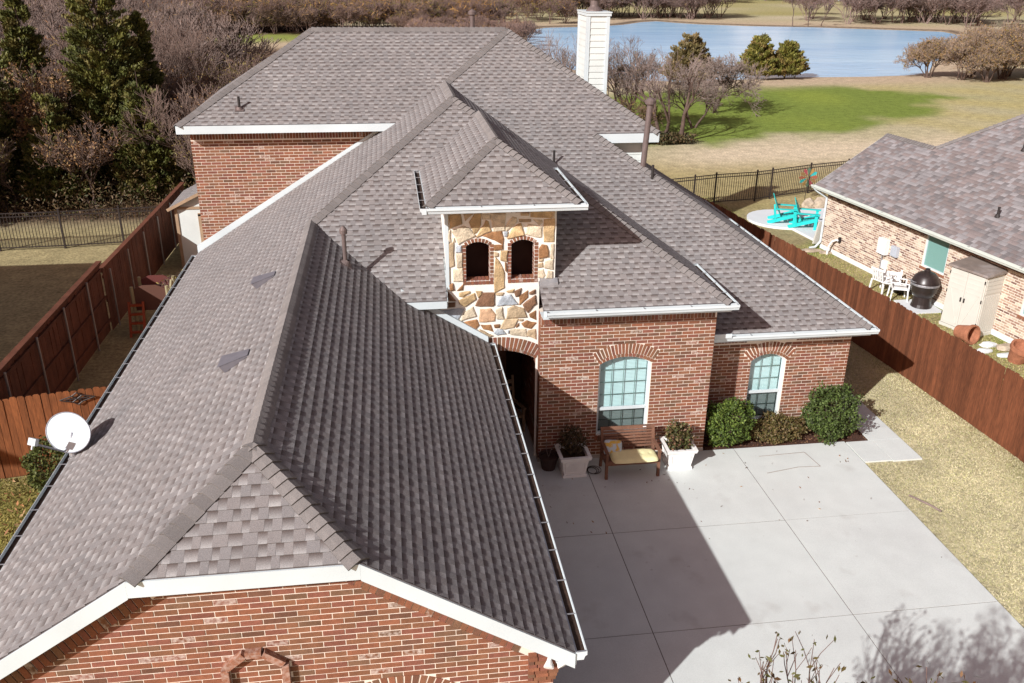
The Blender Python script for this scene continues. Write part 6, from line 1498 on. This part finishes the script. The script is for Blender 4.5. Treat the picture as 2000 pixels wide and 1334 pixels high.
# far wood, brush belts and trees across the lake: masses, each one object
protos = []
for s in range(5):
    segs, tips = grow(200+s, 6.5, 4, kids=(3, 4), spread=.62, up=.2, stems=5, tl=.18, tmin=.022, r0=.07)
    V, F = tubes_np([q for l in segs for q in l], lambda r: 3); protos.append((np.array([tuple(v) for v in V]), np.array(F), np.array([tuple(p) for p, d in tips])))
def mass(name, spots, hr, twig, leafc, nleaf, lsize, seed):
    r = np.random.default_rng(seed); VV = []; FF = []; o = 0; LV_ = []; LC_ = []
    for x, y in spots:
        v, f, tp = protos[r.integers(0, 5)]; s = r.uniform(*hr)/6.5; a = r.uniform(0, 6.28); ca, sa = math.cos(a), math.sin(a)
        M_ = np.array(((ca, -sa, 0), (sa, ca, 0), (0, 0, 1)))*s*np.array((1.15, 1.15, 1)); VV.append(v@M_.T+np.array((x, y, 0))); FF.append(f+o); o += len(v)
        if nleaf: k = r.integers(0, len(tp), nleaf); LV_.append(tp[k]@M_.T+np.array((x, y, 0))+r.normal(size=(nleaf, 3))*.38); LC_.append(np.repeat(np.array(leafc[r.integers(0, len(leafc))])[None], nleaf, 0)*r.uniform(.7, 1.25, (nleaf, 1)))
    v = np.concatenate(VV); f = np.concatenate(FF); c = np.broadcast_to(np.array(twig), v.shape)*r.uniform(.8, 1.2, (len(v), 1))
    if nleaf:
        P = np.concatenate(LV_); C0 = np.concatenate(LC_); lv, lf_, lc = leafset(P, lsize, [(1, 1, 1)], r, 3.2, 1, .32); lc = np.repeat(C0, 4, 0)
        f = np.concatenate([f, lf_+len(v)]); v = np.concatenate([v, lv]); c = np.concatenate([c, lc])
    o = raw(name, v, f, c, 'twig', kind='stuff'); return o
r = np.random.default_rng(17)
sp_ = [(x, y) for x, y in zip(r.uniform(-75, -2, 1500), r.uniform(50, 120, 1500)) if x < -.19*y-1.0+4*math.sin(y*.2) and x > -.62*y-12][:330]
mass('bare_woodland', sp_, (4.5, 7.2), (.20, .15, .13), [(.24, .12, .055), (.26, .17, .09), (.20, .14, .05)], 110, .085, 1)
sp_ = [(x, y) for x, y in zip(r.uniform(-100, -14, 900), r.uniform(120, 250, 900)) if x < -.14*y-4 and x > -.5*y-10 and ((x+17)/9)**2+((y-134)/11)**2 > 1][:260]
mass('far_woodland', sp_, (5, 8), (.215, .155, .14), [(.28, .13, .05), (.22, .15, .08)], 70, .13, 2)
sp_ = [(r.uniform(-32, 24), r.uniform(139, 152)+r.uniform(0, 6)) for _ in range(150)]+[(r.uniform(-40, 34), r.uniform(160, 240)) for _ in range(150)]
sp_ = [(x, y) for x, y in sp_ if not (sdist(np.array([x]), np.array([y]), LAKE)[0] > -5)]
mass('brush_belt', sp_, (3.2, 5.4), (.19, .13, .11), [(.24, .14, .045), (.17, .13, .04), (.30, .17, .05), (.14, .12, .035), (.21, .13, .06)], 170, .13, 3)
sp_ = [(r.uniform(2, 20), r.uniform(112, 137)) for _ in range(46)]
mass('thin_brush', sp_, (2.2, 3.6), (.24, .165, .14), [(.27, .17, .07)], 30, .09, 4)
sp_ = [(r.normal(44, 4.5), r.normal(184, 5)) for _ in range(34)]+[(r.normal(58, 5), r.normal(184, 5)) for _ in range(30)]+[(r.normal(104, 9), r.normal(172, 6)) for _ in range(46)]+[(r.uniform(60, 190), r.uniform(245, 285)) for _ in range(30)]
sp_ = [(x, y) for x, y in sp_ if sdist(np.array([x]), np.array([y]), LAKE)[0] < -3]
mass('trees_across_the_lake', sp_, (5, 8.5), (.20, .145, .13), [(.24, .185, .16), (.21, .165, .14), (.22, .16, .08)], 150, .13, 5)
for i, (x, y, h) in enumerate(((72.5, 158.2, 6.5), (75.6, 158.6, 4.2), (78.0, 158.4, 4.6), (112, 166, 5))):
    bare_tree(['tall thin bare tree standing alone on the far lake bank', 'small bare tree on the far bank right of the tall one', 'small bare tree on the far bank, third in the row', 'bare tree at the right end of the far bank'][i], (x, y, 0), h, 160+i, 0, 'single trees on the far bank', lev=4, kids=(2, 3), spread=.4, up=.35, stems=1, tmin=.03, r0=.09)
q = thing('far_house', 'small white house at the very top edge beyond the lake', 'house', (141, 262, 0)); w = MB(); w.bx(136, 147, 260, 268, 0, 3.0); w.build('wall', 'white_paint', q); w = MB(); w.prism([(135.4, 259.6, 3), (147.6, 259.6, 3), (147.6, 264, 5.5), (135.4, 264, 5.5)], (0, .1, .0)); w.prism([(135.4, 268.4, 3), (147.6, 268.4, 3), (147.6, 264, 5.5), (135.4, 264, 5.5)], (0, .1, 0)); w.build('roof', 'asphalt_roof_plain', q)

# lawn blades and litter where the grass is close
def blades(name, n, xr, yr, h, cols, seed, test=None, w=.008):
    r = np.random.default_rng(seed); x = r.uniform(*xr, n); y = r.uniform(*yr, n)
    if test is not None: k = test(x, y); x = x[k]; y = y[k]
    n = len(x); hh = h*r.uniform(.5, 1.3, n); a = r.uniform(0, 6.28, n); dx = np.cos(a)*w; dy = np.sin(a)*w; lx = r.normal(size=n)*hh*.8; ly = r.normal(size=n)*hh*.8
    P = np.stack([np.stack([x-dx, y-dy, np.zeros(n)], 1), np.stack([x+dx, y+dy, np.zeros(n)], 1), np.stack([x+lx, y+ly, hh], 1)], 1).reshape(-1, 3)
    ci = r.integers(0, len(cols), n); cl = (wav(x, y, .7, seed)*.22+1)[:, None]*np.array(cols)[ci]*r.uniform(.75, 1.2, (n, 1))
    raw(name, P, np.arange(3*n).reshape(-1, 3), np.repeat(cl, 3, 0), 'blade', kind='stuff', k=3)
DRY = [(.50, .455, .29), (.46, .425, .25), (.54, .49, .33), (.40, .40, .19), (.49, .435, .28)]
MIX = [(.40, .35, .15), (.30, .29, .10), (.46, .39, .21), (.22, .27, .06)]
blades('dry_lawn', 120000, (10.35, 14.0), (7, 24), .030, DRY, 1, lambda x, y: ~((x < 11.78) & (y > 15.85)), .009)
blades('strip_grass', 60000, (13.2, 18.2), (18, 40), .035, MIX, 2, lambda x, y: (x > 14.0-.105*(y-17)+.1) & (x < 16.4+.135*(31.4-y)+.35) & ~((x > 15.4) & (y > 32)), .011)
blades('front_grass', 30000, (-9.8, -5.3), (11.5, 17.6), .05, [(.25, .21, .055), (.18, .17, .045), (.33, .27, .09), (.12, .13, .03)], 3, None, .011)
N = 700; r = np.random.default_rng(8); P = np.stack([r.uniform(-9.8, -5.3, N), r.uniform(11.5, 17.5, N), np.full(N, .045)], 1); v, f, c = leafset(P, .04, [(.36, .18, .08), (.42, .27, .14), (.26, .12, .06)], r); raw('fallen_leaves', v, f, c, 'leaf', kind='stuff')
N = 60; P = np.stack([r.uniform(2.2, 10.2, N), 16.7-np.abs(r.normal(size=N))*2.2, np.full(N, .042)], 1); v, f, c = leafset(P, .022, [(.20, .11, .06), (.12, .07, .04), (.28, .18, .09)], r); raw('drive_leaves', v, f, c, 'leaf', kind='stuff')
N = 1500; P = np.stack([r.uniform(6.95, 10.9, N), r.uniform(16.9, 17.8, N), np.full(N, .035)], 1); v, f, c = leafset(P, .022, [(.12, .055, .03), (.20, .11, .06), (.07, .035, .02)], r); raw('bed_litter', v, f, c, 'leaf', kind='stuff')
for o in bpy.data.objects:
    if '_o' in o: del o['_o']
